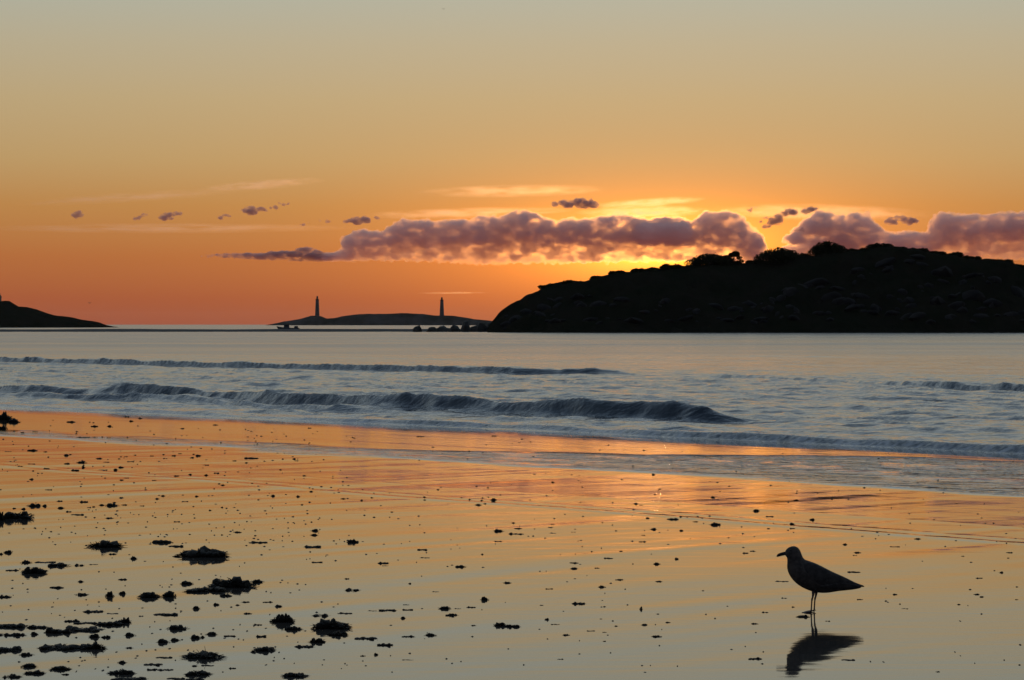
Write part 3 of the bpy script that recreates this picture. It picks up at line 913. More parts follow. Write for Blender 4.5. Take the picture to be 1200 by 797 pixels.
BIG_WEED = [  # u, v, width, height in the photo, style, label
    (237, 650.5, 50, 17, 'mound', 'large bushy mound of seaweed with a dark streak running right from it'),
    (124, 640, 36, 13, 'mound', 'bushy seaweed mound left of and beyond the large bushy mound'),
    (240, 692, 40, 12, 'strand', 'long low seaweed heap forming the left half of the double-humped clump'),
    (272, 686, 46, 20, 'puffs', 'tall double-humped seaweed clump, the highest on the sand'),
    (39.5, 670.5, 25, 14, 'mound', 'spiky round seaweed tuft near the left edge'),
    (174.5, 699.5, 22, 12, 'knot', 'smooth rounded seaweed lump, left one of a close pair'),
    (198, 699, 15, 13, 'knot', 'round seaweed lump, right one of a close pair'),
    (331, 727, 24, 15, 'puffs', 'upright knobbly seaweed clump left of the biggest lower middle clump'),
    (388, 734, 40, 18, 'mound', 'biggest seaweed clump of the lower middle, dark streak to its right'),
    (396, 744, 20, 9, 'mound', 'seaweed clump joined to the near side of the biggest lower middle clump'),
    (238, 770, 42, 13, 'mound', 'low domed seaweed mound with bare twigs sticking up'),
    (309.5, 762, 23, 9, 'mound', 'domed seaweed patch right of the mound with twigs'),
    (68, 741, 27, 11, 'strand', 'left end of the long seaweed mass in the lower left'),
    (97, 738.5, 38, 8, 'strand', 'middle of the long seaweed mass in the lower left'),
    (128, 732.5, 28, 10, 'strand', 'upper right stretch of the long seaweed mass in the lower left'),
    (145, 729.5, 14, 12, 'puffs', 'knob of seaweed at the right end of the long mass'),
    (73, 759, 46, 9, 'strand', 'long flat seaweed patch below the long mass, left of a dark lump'),
    (108, 759, 27, 12, 'mound', 'dark seaweed lump at the right end of the long flat patch'),
    (11, 735, 34, 8, 'strand', 'seaweed patch at the left edge level with the long mass'),
    (9, 762, 28, 9, 'strand', 'thick seaweed patch on the left edge below the long mass'),
    (19, 606.5, 34, 14, 'puffs', 'broad ragged seaweed clump on the left edge, halfway down the sand'),
    (1, 608.5, 8, 17, 'mound', 'tall seaweed piece cut by the left edge beside the broad ragged clump'),
    (6, 490.5, 15, 13, 'puffs', 'tallest seaweed heap far off at the left edge near the water'),
    (16, 494, 12, 8, 'knot', 'rounded seaweed heap right of the far heap near the water'),
    (3, 502, 11, 7, 'mound', 'seaweed heap just nearer than the far heap at the left edge'),
    (142, 788.5, 26, 10, 'mound', 'ragged seaweed clump near the bottom edge, lower left'),
    (151, 795.5, 36, 5, 'strand', 'flat seaweed patch on the bottom edge under the ragged clump'),
    (232.5, 789.5, 27, 9, 'mound', 'seaweed clump with an upturned frond near the bottom edge'),
    (345, 792, 27, 8, 'puffs', 'two-lobed seaweed clump on the bottom edge, lower middle'),
    (70, 784.5, 21, 8.5, 'mound', 'seaweed clump second from the left corner along the bottom'),
    (40, 789.5, 21, 7, 'mound', 'seaweed patch near the bottom left corner'),
    (13.5, 794, 20, 6, 'mound', 'seaweed patch in the bottom left corner'),
    (586, 732.6, 14, 8, 'knot', 'round seaweed lump heading a short chain right of the middle'),
    (941.5, 723.6, 15, 4.5, 'knot', 'scrap of seaweed lying at the feet of the gull'),
    (43, 736, 21, 6.5, 'strand', 'short seaweed patch just left of the long mass'),
    (33.5, 781, 17, 8, 'knot', 'squat seaweed lump above the bottom left corner'),
    (371.5, 752, 17, 9, 'puffs', 'spiky seaweed tuft below the biggest lower middle clump'),
    (343.5, 736.5, 18, 7.5, 'mound', 'seaweed patch just below the upright knobbly clump'),
    (189, 636, 20, 6, 'strand', 'flat seaweed patch beyond and left of the large bushy mound'),
    (413, 635, 13, 5.6, 'puffs', 'two-knobbed seaweed piece alone in the middle of the upper sand'),
    (128, 698, 9, 11, 'knot', 'pointed upright seaweed lump left of the close pair'),
    (521, 713, 12, 7, 'knot', 'diamond-shaped seaweed lump in the middle of the lower sand'),
]
SMALL_WEED = """132,650,9,3 156,655,8,6 9,648,10,6 1,650,5,4 30,660,12,6 14,669,14,3 53,660,22,2.5 69,663,24,7 92,663,11,4 109,662,10,1.5 94,682,7,4 66,689,15,4
143,679.5,10,3.5 95,697,14,4.5 143,695.5,8.5,6.5 6,700,14,5 109,717.5,21,4.5 131,720,13,2 194,720.5,26,5 100,731,26,3.5 84,729,16,4.5 4,745,14,5 20,745,19,5.5 40,744,9,5.5
110,746.5,13,8 124,747,12,5 152,744.5,12,6 191,752,14,7 30,767.5,15,5.5 48,759.5,10,3 151.5,759,9,3 143,777,10,6 76,791,10,3 179,779.5,20,4 177,785,10,4 192,771,18,3.5 193,785,18,3
206,640.5,16,4 366,641,18,4 371.5,659.5,12,2.5 218.5,684,15,7 301.5,682,15,6.5 264,699,15,5 230,713.5,8,6.5 253,709,7.5,5 278,709.5,5.5,3 287,706,10,2.5 313.5,706,11,2.5 326,710.5,9,4.5
290,719.7,10,3 376,721,19,5 356,758,20,4.5 296.5,764.5,6.5,4.5 228.5,747,12,8 237,746.5,5,5 247,743,12,6 269,745,13,3 306,745.5,11,4.5 301.5,732,10,3 243,780,14,3 228,780.5,7,3
207,736.5,22,8 203,720.5,8,4 205,750,11,5 206,795,20,4 228,796,20,4 272,783,8,3 495,644.5,11,3 497.5,654,11,1.7 449,660.5,11.5,3.5 451.6,664,7,1.6 540,665,12,4.3 565,650,3,2.4
406,679.5,6,2.4 412,692,17,4.4 480,684.5,4,2.4 594,683.5,9,3.2 510,694,8,1.6 568,703,9,6.4 404,718.5,16,2.8 454,715,19,3.6 476,709,7,2 477.5,714.7,12,2.8 436,715.7,11,1.4
536,713.5,8,1.6 552,712,10,2.8 472.5,724,5.5,4.4 530,721,13,4.4 597.5,734,12,5 554.7,733.4,6.3,2 478,746,14,3 504,744,13,5.5 428.5,748.5,24,4.7 451,755.5,17,5.5 440.4,766.7,5.5,5
424.6,768.3,6,2.4 478,773.4,13,1.6 403,743.4,9,6 713,654.6,9.5,2.8 693.6,646.7,2.5,2 728,646.3,4.4,2 672.5,660,9.5,2.4 672.3,666.4,8.3,3.5 700,666,6.3,2 769.5,661,8,4.3 793,655,5,4
726.5,680,9,2.4 705,688.7,8,4.3 772.4,682.6,8.3,2.4 678,708,14,4.3 643.7,690.8,8.3,2 634.5,710,5.5,1.6 641,726.3,5.5,4.3 651,731.8,10,2 604.3,734.2,9.5,5 751.3,714.5,3.5,6 755,732.8,7.5,3.2
783,730.2,6.3,2.4 722,734,4.7,2.4 718,728,2.8,2 692.6,739.7,9,2 708.8,741.5,5,2 663.5,744.4,8.7,2.8 769.5,746.6,12,3.2 708.4,752,4.7,2 657,773,7,1.6 1005,647.5,8,2.4 1002,651,5.5,1.6
1183,647.5,7,2.4 1128.5,652,4,1.6 1173.8,671,5,2.8 1147.8,677.6,8,2 1049,697.3,6,2.8 1008.3,703.4,6.7,2.4 1145,697.3,7,2.4 1151,700,5.5,2.4 1124,709,4.7,2.4 1055,708.6,2.4,2.4 1061,714,8,1.6
1192,688.3,3.5,2 1192,703.3,4.7,1.6 1182,653.8,3.2,1.6 1099.5,787.8,5.5,1.6 1049,640.4,11,1.6 1195,779.5,3.5,2 952,609,6.4,4 928.4,613.8,6,3.5 928.6,618.8,6,2 902,605.4,8.4,2 900.7,618.8,4,2
990.5,637.8,5.4,3.5 1076,631.4,7,2.5 873.7,648,6.4,2.5 882.6,645.7,7,2 1001,671,13.6,3 916,682,15,2 918.7,701.6,7,2 896.5,718.7,8,2.5 884.6,732,8.4,2.5 970.4,728.6,6.4,2 885,773,15,3.5
994,774,15,3 929.6,712.3,4,2.5 835.7,582.7,5,2.7 932.7,586.7,6,2.7 886.7,599,7.3,4 837.7,614,11.3,4.7 1013,571.7,3.3,2 1030,537.7,4,2 815,611,6.7,1.7 765.7,556.3,4,3.2 648,565,4.4,2
678,563,2.4,1.6 773.7,573,3.6,1.6 745.4,590.2,5.2,3.2 751.6,591.8,4,1.6 759,607,4.8,2.8 788,608.3,13,3.6 797.8,606,2.8,2.4 765.7,619.4,7.2,3.2 798.8,621,4.8,2.8 754,626.6,4.4,1.6
753,634.6,8.4,2 601.6,612,4.4,2.4 607,619,8,2.4 606,625.4,14,2.4 648,614,5,1.6 645,617.8,5.6,1.6 647,624.4,8,1.2 672,623,5,1.2 680,588.4,3.2,1.2 497.4,582.6,3.2,2.8 497.6,585.6,3.6,2
513,573.8,3.2,2 578.3,585.6,7.2,4.4 560.6,591.2,7.6,3.2 568.3,590,4,2 423.7,586,3.2,3.2 435.7,582.8,3.6,2 425,573.6,3.2,1.6 402.4,584,5.6,2 558.6,570,2.8,1.6 571.7,571.6,2.8,1.6
459.4,599.7,3.6,1.6 583.7,621.8,11.2,4.8 598.4,625.2,5,3.2 583.7,634.2,8,2 492.4,511.5,9,1.6 579,510.7,6,1.6 550.6,584.8,3.2,1.6 294.4,537.2,15,3.2 232,534.4,6.8,3.2 225,536.8,4.4,2
203.6,534.6,6,2.4 211,531.8,4,1.6 274.7,540.2,5.6,1.6 288.4,542.2,3.6,2 344.6,538.2,4.4,2.8 348,540,4.8,1.2 241,544.7,7,1.6 241.6,556.7,5,3.2 253.8,554,6,2 222.5,555.7,4.4,2 206.8,557.7,5.6,2
261,568,5.6,2.4 319.5,580.8,4.8,3.2 364.3,575.8,4.4,2.4 366.3,572.2,3.2,1.6 349,581.6,4.8,3.6 356.6,557.3,4.4,2 230.5,581.6,4.4,2.4 216.7,587.6,7,1.6 246,598,3.6,2.4 260,594.5,3.2,2.4
353.6,591.4,3.2,2 207,611.7,7,2 278.7,624,8.4,2.8 368.7,621.6,8.8,4 368.3,627,8.8,4 302.4,636,20,3.6 213.7,502.3,5,1.6 252,498,5.6,1.6 362.7,501.5,4,1.6 83,494.5,9.6,2.8 111,499.7,7.6,2.8
128,499.5,5,2.8 153.6,493.6,4.8,2.8 148.6,488.5,5,2 164,490.4,4.8,2.4 26.5,507,4.8,2 41,505.5,6,1.2 97.4,512.7,14,1.6 37.7,528.4,11,3.6 9,529.6,8,1.2 53,530,4.4,1.6 78,533.8,6,3.2
96,542.2,10.4,4 78.3,543.8,7,2.8 97.4,547.3,3.2,4.4 87.8,551,8.4,2.8 54.2,549,6.8,2.8 37,544,8,1.6 23,546.8,6.4,1.6 116,537.6,7.6,2 124.5,541.8,6.8,1.6 141.6,547.8,6.8,3.2 135.5,550.3,4.8,3.2
120.5,550.5,10,1.6 147.6,535.4,4.4,1.6 177.7,534.6,4,1.6 153,541.2,7.6,1.6 36.5,561.5,5.2,2.4 56.6,573.8,7.6,2 142,562.7,5.2,2 147.6,560,6,1.6 180.7,563,5.6,1.6 39,592.6,15,5.6 51.8,593,5.6,3.6
69.3,587,6.8,2.4 71.3,595.7,7.2,3.6 80,600,6.8,2.4 90.4,603.5,14,2.8 98,588,8.8,3.2 104.4,595,4.8,2 109.8,594.3,4,2 118.9,592,6.8,3.2 130.5,592.4,14,5.2 134,589,4.8,2.4 145.6,591.8,7.2,2
166.3,593,5.2,1.6 142,583,5.6,2 190.8,580.8,5.2,2.8 183.7,584.4,5.2,2.8 128,607.7,9.6,2.4 16.5,596,4.8,2.4 27,597,5.6,3.2"""
WEED_LIB = {st: [weed_mesh(s * 7 + k, st, 60) for k in range(4)] for s, st in enumerate(('mound', 'strand', 'knot', 'puffs'))}

def put_weed(u, v, w, h, me, name, rot=None):
    p, s = ground(u, v + 0.1 * h)
    z = float(beach_z(np.array([p.x]), np.array([p.y]))[0])
    D = p.y
    o = obj(name, me, None, None, (p.x, p.y, z - 0.002))
    ry = min(0.5 * w * s, 0.42 * h * D / (v - HV))
    o.scale = (w * s * 0.56, max(ry, 0.012), max(h * s * 0.66, 0.006))
    o.rotation_euler = (0, 0, rng.uniform(-.12, .12) + (math.pi if rng.random() < .5 else 0) if rot is None else rot)
    return o

for i, (u, v, w, h, st, lab) in enumerate(BIG_WEED):
    o = put_weed(u, v, w, h, weed_mesh(300 + i, st, 280 if w > 20 else 130), 'seaweed_clump')
    tag(o, lab, 'seaweed', 'seaweed clumps on the wet sand')
    if lab.endswith('sticking up'):
        W_ = o.scale
        root = bpy.data.objects.new('seaweed_clump', None); COL.objects.link(root)
        root.location = o.location
        for k in ('label', 'category', 'group'): root[k] = o[k]; del o[k]
        o.name = 'fronds'; root.name = 'seaweed_clump'
        o.parent = root; o.location = (0, 0, 0)
        for tx, tz, bx in ((-.022, .048, -.040), (.012, .066, .006)):
            obj('twig', limb_mesh('twig', [[((tx * .4, 0, .01), .0024), ((tx, 0, tz * .6), .0018), ((bx, 0.01, tz), .0010)]], M['twig'], 5), None, root)

def place_words(u, v, i_all):
    """name a piece by the clump it lies next to"""
    best = sorted(((u - b[0]) ** 2 + (3 * (v - b[1])) ** 2, k) for k, b in enumerate(BIG_WEED))[0][1]
    b = BIG_WEED[best]
    du, dv = u - b[0], 3 * (v - b[1])
    if abs(du) > abs(dv): side = 'right of' if du > 0 else 'left of'
    else: side = 'nearer than' if dv > 0 else 'beyond'
    return side, best
SHORT = ['large bushy mound', 'bushy mound', 'double-humped clump', 'double-humped clump', 'spiky round tuft', 'close pair of lumps', 'close pair of lumps',
         'upright knobbly clump', 'biggest lower middle clump', 'biggest lower middle clump', 'mound with twigs', 'domed patch', 'long mass', 'long mass', 'long mass',
         'long mass', 'long flat patch', 'dark lump', 'left edge patch', 'thick left edge patch', 'broad ragged clump', 'broad ragged clump', 'far heap by the water',
         'far heap by the water', 'far heap by the water', 'ragged bottom clump', 'bottom edge patch', 'clump with upturned frond', 'two-lobed bottom clump',
         'second bottom clump', 'bottom left patch', 'bottom left corner patch', 'short middle chain', 'feet of the gull', 'short left patch', 'squat lump',
         'spiky tuft', 'patch below the knobbly clump', 'flat patch beyond the large mound', 'two-knobbed lone piece', 'pointed upright lump', 'diamond-shaped lump']
counts = {}
ORD = ['closest', 'second closest', 'third closest', 'fourth closest', 'fifth closest', 'sixth closest', 'seventh closest', 'eighth closest', 'ninth closest',
       'tenth closest', 'eleventh closest', 'twelfth closest', 'thirteenth closest', 'fourteenth closest', 'fifteenth closest', 'sixteenth closest']
items = []
for tok in SMALL_WEED.split():
    u, v, w, h = (float(q) for q in tok.split(','))
    items.append((u, v, w, h))
def gap(it):
    side, b = place_words(it[0], it[1], 0)
    return math.hypot(it[0] - BIG_WEED[b][0], 3 * (it[1] - BIG_WEED[b][1]))
for i, (u, v, w, h) in enumerate(sorted(items, key=gap)):
    st = 'strand' if w / h > 4 else ('knot' if w / h < 2.4 else ('mound', 'puffs', 'strand')[i % 3])
    o = put_weed(u, v, w, h, WEED_LIB[st][i % 4], 'seaweed_scrap')
    if w >= 7.5:
        side, b = place_words(u, v, i)
        kind = 'thin strand of seaweed' if w / h > 4 else ('small knot of seaweed' if w / h < 2.4 else 'small seaweed patch')
        key = (kind, side, SHORT[b])
        n = counts.get(key, 0); counts[key] = n + 1
        tag(o, f'{kind} {side} the {SHORT[b]}, {ORD[min(n, 15)]} such', 'seaweed', 'small seaweed pieces on the wet sand')
    else:
        tag(o, 'tiny dark fleck of seaweed on the shining wet sand', 'seaweed', 'tiny seaweed flecks')

# loose specks too small to count between the pieces
r = random.Random(5)
V, F = [], []
for _ in range(900):
    u = r.uniform(0, 1200) if r.random() < .6 else r.uniform(0, 420)
    v = r.uniform(488, 640) if r.random() < .62 else r.uniform(600, 790)
    if v < 488 + u * 0.042: continue
    if 900 < u < 1020 and 630 < v < 797: continue
    p, s = ground(u, v)
    z = float(beach_z(np.array([p.x]), np.array([p.y]))[0])
    w = r.uniform(.6, 2.2) * s; d = r.uniform(.01, .04); hh = r.uniform(.3, .9) * s + .002
    k = len(V)
    V += [(p.x - w, p.y, z), (p.x, p.y - d, z), (p.x + w, p.y, z), (p.x, p.y + d, z), (p.x + r.uniform(-.3, .3) * w, p.y, z + hh)]
    F += [(k, k + 1, k + 4), (k + 1, k + 2, k + 4), (k + 2, k + 3, k + 4), (k + 3, k, k + 4)]
sp = obj('seaweed_specks', mesh_of('seaweed_specks', V, F, False), M['weed'])
tag(sp, 'scattered dark specks of seaweed all over the wet sand', 'seaweed', kind='stuff')

# ------------------------------------------------------------------ clouds: real bodies of scattering air far out over the sea
DC = 25000.0
PX = DC / FPX
def volume_material(name, parts, billow=None, step=0.1, hole=0.33):
    """parts: (density, anisotropy, colour) of the scatterers that make up the air; billow: size of the uneven lumps in metres"""
    m = bpy.data.materials.new(name)
    m.use_nodes = True
    nt = m.node_tree
    nt.nodes.remove(nt.nodes['Principled BSDF'])
    q = Nodes(nt)
    lump = None
    if billow:
        tc_ = q.n('ShaderNodeTexCoord')
        mp = q.n('ShaderNodeMapping'); mp.inputs['Scale'].default_value = (0.7 / billow, 0.45 / billow, 1.2 / billow)
        q.put(mp.inputs['Vector'], tc_.outputs['Object'])
        nz = q.n('ShaderNodeTexNoise'); nz.inputs['Scale'].default_value = 1.0; nz.inputs['Detail'].default_value = 4.0; nz.inputs['Roughness'].default_value = 0.62
        q.put(nz.inputs['Vector'], mp.outputs[0])
        lump = q.math('MINIMUM', q.math('MULTIPLY', q.math('MAXIMUM', q.math('SUBTRACT', nz.outputs['Fac'], hole), 0.0), 8.0), 1.4)
        m.cycles.volume_step_rate = step
    last = None
    for dens, an, color in parts:
        v = nt.nodes.new('ShaderNodeVolumePrincipled')
        v.inputs['Color'].default_value = (*color, 1)
        q.put(v.inputs['Density'], q.math('MULTIPLY', lump, dens) if lump is not None else dens)
        v.inputs['Anisotropy'].default_value = an
        out = v.outputs[0]
        if last is not None:
            ad = nt.nodes.new('ShaderNodeAddShader')
            nt.links.new(last, ad.inputs[0]); nt.links.new(out, ad.inputs[1]); out = ad.outputs[0]
        last = out
    nt.links.new(last, nt.nodes['Material Output'].inputs['Volume'])
    return m
M['cloud'] = volume_material('cloud_thick', [(0.0070, 0.93, (0.995, 0.90, 0.82)), (0.0034, 0.0, (0.93, 0.78, 0.86))], 110.0, 0.1, 0.35)
M['cloud_small'] = volume_material('cloud_small', [(0.0110, 0.85, (0.72, 0.52, 0.46)), (0.0080, 0.0, (0.72, 0.62, 0.74))], 60.0, 0.3, 0.38)

_b = bmesh.new()
bmesh.ops.create_icosphere(_b, subdivisions=2, radius=1.0)
_b.verts.index_update()
ICO_V = np.array([tuple(v.co) for v in _b.verts]); ICO_F = np.array([[v.index for v in f.verts] for f in _b.faces])
_b.free()
def cloud(puffs, label, m, voxel=9.0, rough=(70, 32), seed=0, name='cloud', grp='clouds over the sea', y0=0.0):
    """puffs: (u, v, radius_u, radius_v, depth offset, depth radius) in photo pixels at the cloud distance"""
    us = [p[0] for p in puffs]; vs_ = [p[1] for p in puffs]
    c = at(sum(us) / len(us), sum(vs_) / len(vs_), DC + y0 * PX)
    mid = at(sum(us) / len(us), sum(vs_) / len(vs_), DC)
    V, F = [], []
    for (u, v, ru, rv, dy, rd) in puffs:
        q = at(u, v, DC) - mid
        F.append(ICO_F + len(V) * len(ICO_V))
        V.append(ICO_V * np.array([ru * PX, rd * PX, rv * PX]) + np.array([q.x, dy * PX, q.z]))
    V, F = np.concatenate(V).astype(np.float32), np.concatenate(F).astype(np.int32)
    me = bpy.data.meshes.new(name)
    me.vertices.add(len(V)); me.vertices.foreach_set('co', V.ravel())
    me.loops.add(F.size); me.loops.foreach_set('vertex_index', F.ravel())
    me.polygons.add(len(F)); me.polygons.foreach_set('loop_start', np.arange(0, F.size, 3, dtype=np.int32))
    me.update(calc_edges=True)
    o = obj(name, me, m, None, c)
    rm = o.modifiers.new('merge', 'REMESH'); rm.mode = 'VOXEL'; rm.voxel_size = voxel
    for k, (sc_, st_) in enumerate((rough, (rough[0] * .38, rough[1] * .5))):
        tx = bpy.data.textures.new('cloud_relief', 'CLOUDS'); tx.noise_scale = sc_; tx.noise_depth = 3
        dm = o.modifiers.new('relief', 'DISPLACE'); dm.texture = tx; dm.strength = st_ * 2; dm.mid_level = 0.52; dm.texture_coords = 'GLOBAL'
    r2 = o.modifiers.new('heal', 'REMESH'); r2.mode = 'VOXEL'; r2.voxel_size = voxel
    tag(o, label, 'cloud', grp)
    return o

def bank(top, bottom, seed, n, depth, rmin=4, rmax=14):
    """fill the band between a top line and a bottom line with puffs"""
    r = random.Random(seed)
    tu, tv = [p[0] for p in top], [p[1] for p in top]
    bu, bv = [p[0] for p in bottom], [p[1] for p in bottom]
    P = []
    u = tu[0] + 6
    while u < tu[-1] - 6:                                   # the solid heart of the bank
        t, b = float(np.interp(u, tu, tv)), float(np.interp(u, bu, bv))
        if b - t > 8:
            P.append((u, t + (b - t) * .36, 15, (b - t) * .33, r.uniform(-6, 6), depth))
            P.append((u, t + (b - t) * .64, 16, (b - t) * .36, r.uniform(-4, 4), depth * .42))
        u += 9
    for _ in range(n):
        u = r.uniform(tu[0], tu[-1])
        t, b = float(np.interp(u, tu, tv)), float(np.interp(u, bu, bv))
        th = b - t
        if th <= 1: continue
        rr = min(r.uniform(rmin, rmax), th * .48)
        if r.random() < .6:
            rr = min(rr * .55, th * .45); v = t + rr          # small turrets along the top
        else:
            v = r.uniform(t + rr, b - rr * .8)
        low_ = v > t + th * .55
        P.append((u, v, rr * r.uniform(1.0, 1.5), rr * .95 if v - rr < t + 3 else rr * .8, r.uniform(-depth, depth) * (.5 if low_ else .8), rr * (r.uniform(.8, 1.4) if low_ else r.uniform(1.2, 2.2))))
    return P

MAIN_TOP = [(372, 300), (384, 297), (400, 294), (408, 291), (414, 272), (424, 268), (436, 270), (446, 272), (456, 268), (464, 262), (472, 256), (486, 258), (500, 258),
            (515, 260), (528, 256), (540, 257), (552, 257), (562, 252), (572, 254), (586, 254), (598, 250), (606, 246), (618, 246), (628, 250), (638, 255), (648, 258),
            (656, 258), (668, 255), (680, 256), (694, 256), (704, 253), (716, 252), (730, 251), (744, 254), (760, 256), (778, 254), (796, 254), (808, 258), (815, 262), (820, 252),
            (828, 247), (840, 248), (852, 247), (862, 251), (872, 258), (880, 266), (886, 272), (890, 290)]
MAIN_BOT = [(372, 306), (400, 307), (440, 306), (480, 308), (520, 309), (560, 311), (600, 311), (640, 310), (700, 309), (740, 308), (780, 308), (820, 309), (850, 318), (892, 322)]
P = bank(MAIN_TOP, MAIN_BOT, 11, 1100, 36, 2, 11)
P += [(775 + k, 274, 20, 16, 0, 80) for k in (-18, -6, 6, 18)]       # extra depth, added unseen inside the bank to block the sun
cloud(P, 'long purple cloud bank with bright lower edge in front of the sun', M['cloud'], 8.0, (75, 36))
R_TOP = [(924, 282), (934, 268), (946, 256), (956, 247), (968, 249), (980, 252), (994, 250), (1008, 249), (1016, 252), (1024, 262), (1032, 270),
         (1046, 272), (1060, 270), (1074, 271), (1086, 275), (1092, 268), (1094, 254), (1102, 247), (1112, 250), (1124, 252), (1138, 250), (1150, 253), (1164, 250),
         (1176, 247), (1188, 251), (1200, 246), (1230, 249), (1260, 255), (1300, 262), (1340, 280), (1360, 296)]
R_BOT = [(924, 288), (938, 286), (950, 290), (966, 304), (1000, 322), (1100, 312), (1150, 306), (1200, 307), (1260, 308), (1360, 304)]
P = bank(R_TOP, R_BOT, 12, 900, 36, 2, 10)
cloud(P, 'grey purple cloud bank above the right end of the island', M['cloud'], 8.0, (75, 36), y0=20)
P = bank([(894, 306), (900, 300), (908, 294), (925, 285), (945, 278), (960, 272), (985, 272), (1000, 280)],
         [(894, 318), (920, 322), (1000, 324)], 14, 160, 24, 2, 8)
cloud(P, 'pinkish low cloud below the bright gap, behind the tallest tree', M['cloud'], 8.0, (60, 22), y0=60)
P = bank([(236, 299), (250, 297), (280, 296), (310, 296), (330, 293), (350, 294), (358, 288), (366, 292), (380, 295), (392, 296)],
         [(236, 302), (270, 303), (310, 305), (350, 307), (392, 307)], 13, 110, 12, 2, 5)
cloud(P, 'thin flat tail of cloud reaching left from the long purple bank', M['cloud_small'], 7.0, (45, 16))
def puffy(u, v, w, h, seed, n=16, tilt=0.0):
    r = random.Random(seed); P = []
    for _ in range(n):
        a = r.uniform(-1, 1); rr = h * r.uniform(.16, .34) * (1.1 - .5 * abs(a))
        P.append((u + a * w * .46, v - tilt * a * w * .5 + r.uniform(-.28, .28) * h * (1.1 - abs(a)), rr * r.uniform(1.1, 1.7), rr, r.uniform(-1, 1) * h * .5, rr * 1.8))
    return P
for i, (u, v, w, h, n, tilt, lab) in enumerate([
        (427, 257.5, 50, 13, 22, .12, 'small ragged cloud just above the left end of the purple bank'),
        (298, 246, 34, 13, 16, 0, 'small dark cloud left of its twin, upper left of the purple bank'),
        (327, 241, 26, 9, 12, .2, 'small tilted cloud right of its twin, upper left of the purple bank'),
        (261, 254, 20, 9, 9, .1, 'faint cloud wisp left of the dark twin clouds'),
        (198, 253, 30, 12, 14, .2, 'small hook-shaped cloud left of the twin clouds'),
        (164, 254, 18, 9, 8, .3, 'pale little cloud left of the hook-shaped cloud'),
        (90, 252, 10, 13, 6, 0, 'lone upright puff of cloud, leftmost in the sky'),
        (357, 262, 12, 6, 5, .2, 'tiny cloud scrap left of the small ragged cloud'),
        (382, 259, 16, 6, 6, 0, 'tiny cloud scrap touching the left of the small ragged cloud'),
        (675, 239, 60, 17, 24, 0, 'dark cloud with golden edges floating above the long bank'),
        (1055, 259, 42, 15, 20, 0, 'small detached cloud over the bright gap above the ridge'),
        (912, 257, 34, 15, 18, .55, 'ragged slanting cloud at the left of the bright gap over the trees'),
        (936, 247, 46, 14, 22, .1, 'ragged dark cloud roofing the bright gap over the trees'),
        (880, 245, 18, 6, 7, .3, 'little tilted cloud scrap above the right end of the long bank'),
        (892, 258, 16, 7, 7, .4, 'little cloud scrap beside the bright gap over the trees'),
        (940, 270, 18, 7, 7, .0, 'little dark cloud inside the bright gap over the trees')]):
    cloud(puffy(u, v, w, h, 60 + i, n, tilt), lab, M['cloud_small'], 5.0, (40, 14), y0=-40)
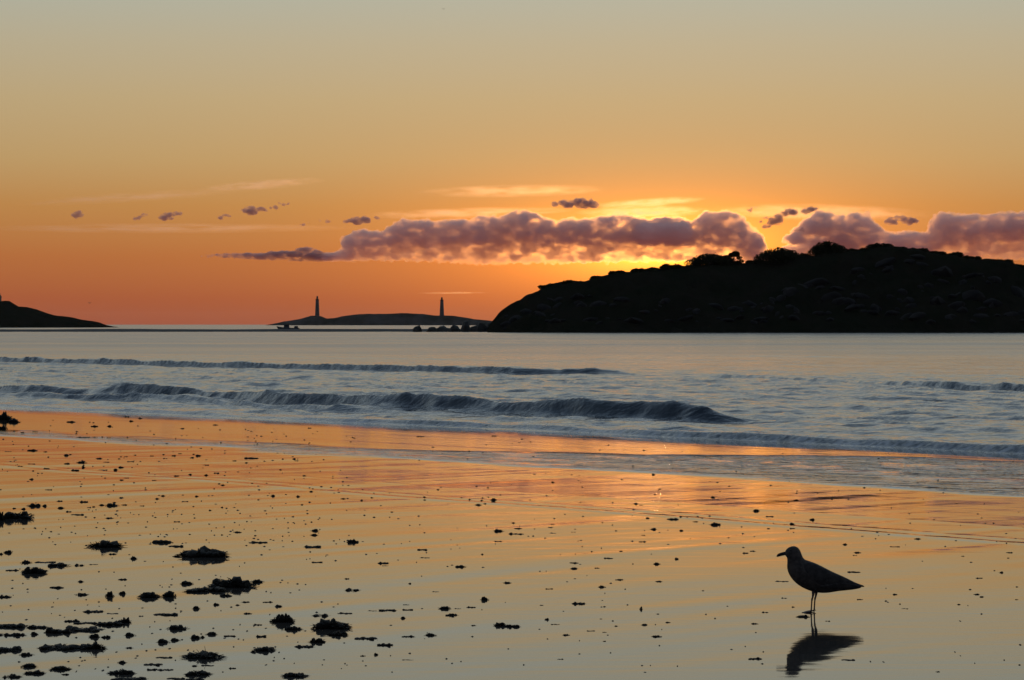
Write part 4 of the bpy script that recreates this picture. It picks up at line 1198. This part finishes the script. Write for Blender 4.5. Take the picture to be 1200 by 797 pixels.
def streak(u0, v0, u1, v1, thick, dens, seed, label):
    """a thin lens of ice cloud, densest at its heart, combed into fibres"""
    a, b = at(u0, v0, DC + 2500), at(u1, v1, DC + 2500)
    L = (b - a).length / 2; T = thick * PX * 0.5; Dp = 500.0
    bm = bmesh.new()
    bmesh.ops.create_icosphere(bm, subdivisions=4, radius=1.0, matrix=Matrix.Diagonal((L, Dp, T, 1)))
    m = bpy.data.materials.new('thin_cloud')
    m.use_nodes = True
    q = Nodes(m.node_tree)
    m.node_tree.nodes.remove(m.node_tree.nodes['Principled BSDF'])
    t = q.n('ShaderNodeTexCoord')
    mp = q.n('ShaderNodeMapping'); mp.inputs['Scale'].default_value = (1 / L, 1 / Dp, 1 / T)
    q.put(mp.inputs['Vector'], t.outputs['Object'])
    ln = q.n('ShaderNodeVectorMath', operation='LENGTH'); q.put(ln.inputs[0], mp.outputs[0])
    body = q.math('POWER', q.math('MAXIMUM', q.math('SUBTRACT', 1.0, ln.outputs['Value']), 0.0), 1.2)
    m2 = q.n('ShaderNodeMapping'); m2.inputs['Scale'].default_value = (3.2, 0.6, 1.5); m2.inputs['Location'].default_value = (seed * 3.7, 0, 0); m2.inputs['Rotation'].default_value = (0, 0.22, 0)
    q.put(m2.inputs['Vector'], mp.outputs[0])
    nz = q.n('ShaderNodeTexNoise'); nz.inputs['Scale'].default_value = 1.3; nz.inputs['Detail'].default_value = 4
    q.put(nz.inputs['Vector'], m2.outputs[0])
    fib = q.math('MULTIPLY', q.math('MAXIMUM', q.math('SUBTRACT', nz.outputs['Fac'], 0.34), 0.0), 5.0)
    v = m.node_tree.nodes.new('ShaderNodeVolumePrincipled')
    v.inputs['Color'].default_value = (0.97, 0.95, 0.92, 1)
    v.inputs['Anisotropy'].default_value = 0.90
    q.put(v.inputs['Density'], q.math('MULTIPLY', q.math('MULTIPLY', body, fib), dens))
    q.put(m.node_tree.nodes['Material Output'].inputs['Volume'], v.outputs[0])
    o = obj('high_cloud', bm_mesh('high_cloud', bm), m, None, (a + b) / 2)
    d = b - a
    o.rotation_euler = (0, -math.atan2(d.z, d.x), 0)
    tag(o, label, 'cloud', 'thin high clouds')
for i, a in enumerate([
        (225, 223, 388, 210, 12, .0018, 'pale pink streak of high cloud, upper left'),
        (10, 240, 300, 222, 13, .0010, 'very faint long streak of high cloud at the left'),
        (480, 226, 720, 222, 17, .0015, 'pale golden veil of high cloud above the middle of the long bank'),
        (690, 242, 832, 233, 12, .0028, 'bright yellow streak of high cloud right of the dark floating cloud'),
        (415, 253, 680, 246, 14, .0022, 'bright band of thin cloud along the top of the long bank'),
        (670, 250, 836, 247, 18, .0034, 'brightest yellow band of thin cloud above the sun'),
        (-40, 268, 440, 267, 14, .0014, 'long level band of thin orange cloud at the left'),
        (820, 246, 1100, 252, 24, .0022, 'golden veil of thin cloud behind the right bank'),
        (485, 343.6, 578, 343.0, 3.2, .0011, 'thin straight streak of cloud beside the right lighthouse')]):
    streak(*a[:6], i, a[6])

# ------------------------------------------------------------------ haze over the sea
bm = bmesh.new()
bmesh.ops.create_cube(bm, size=1.0)
for v in bm.verts:
    v.co = Vector((v.co.x * 15000, -400 if v.co.y < 0 else 13500, -4.0 if v.co.z < 0 else 66.0))
hz_m = volume_material('sea_haze', [(0.8e-5, 0.6, (0.95, 0.86, 0.80))])
haze = obj('haze', bm_mesh('haze', bm, False), hz_m)
tag(haze, kind='stuff')
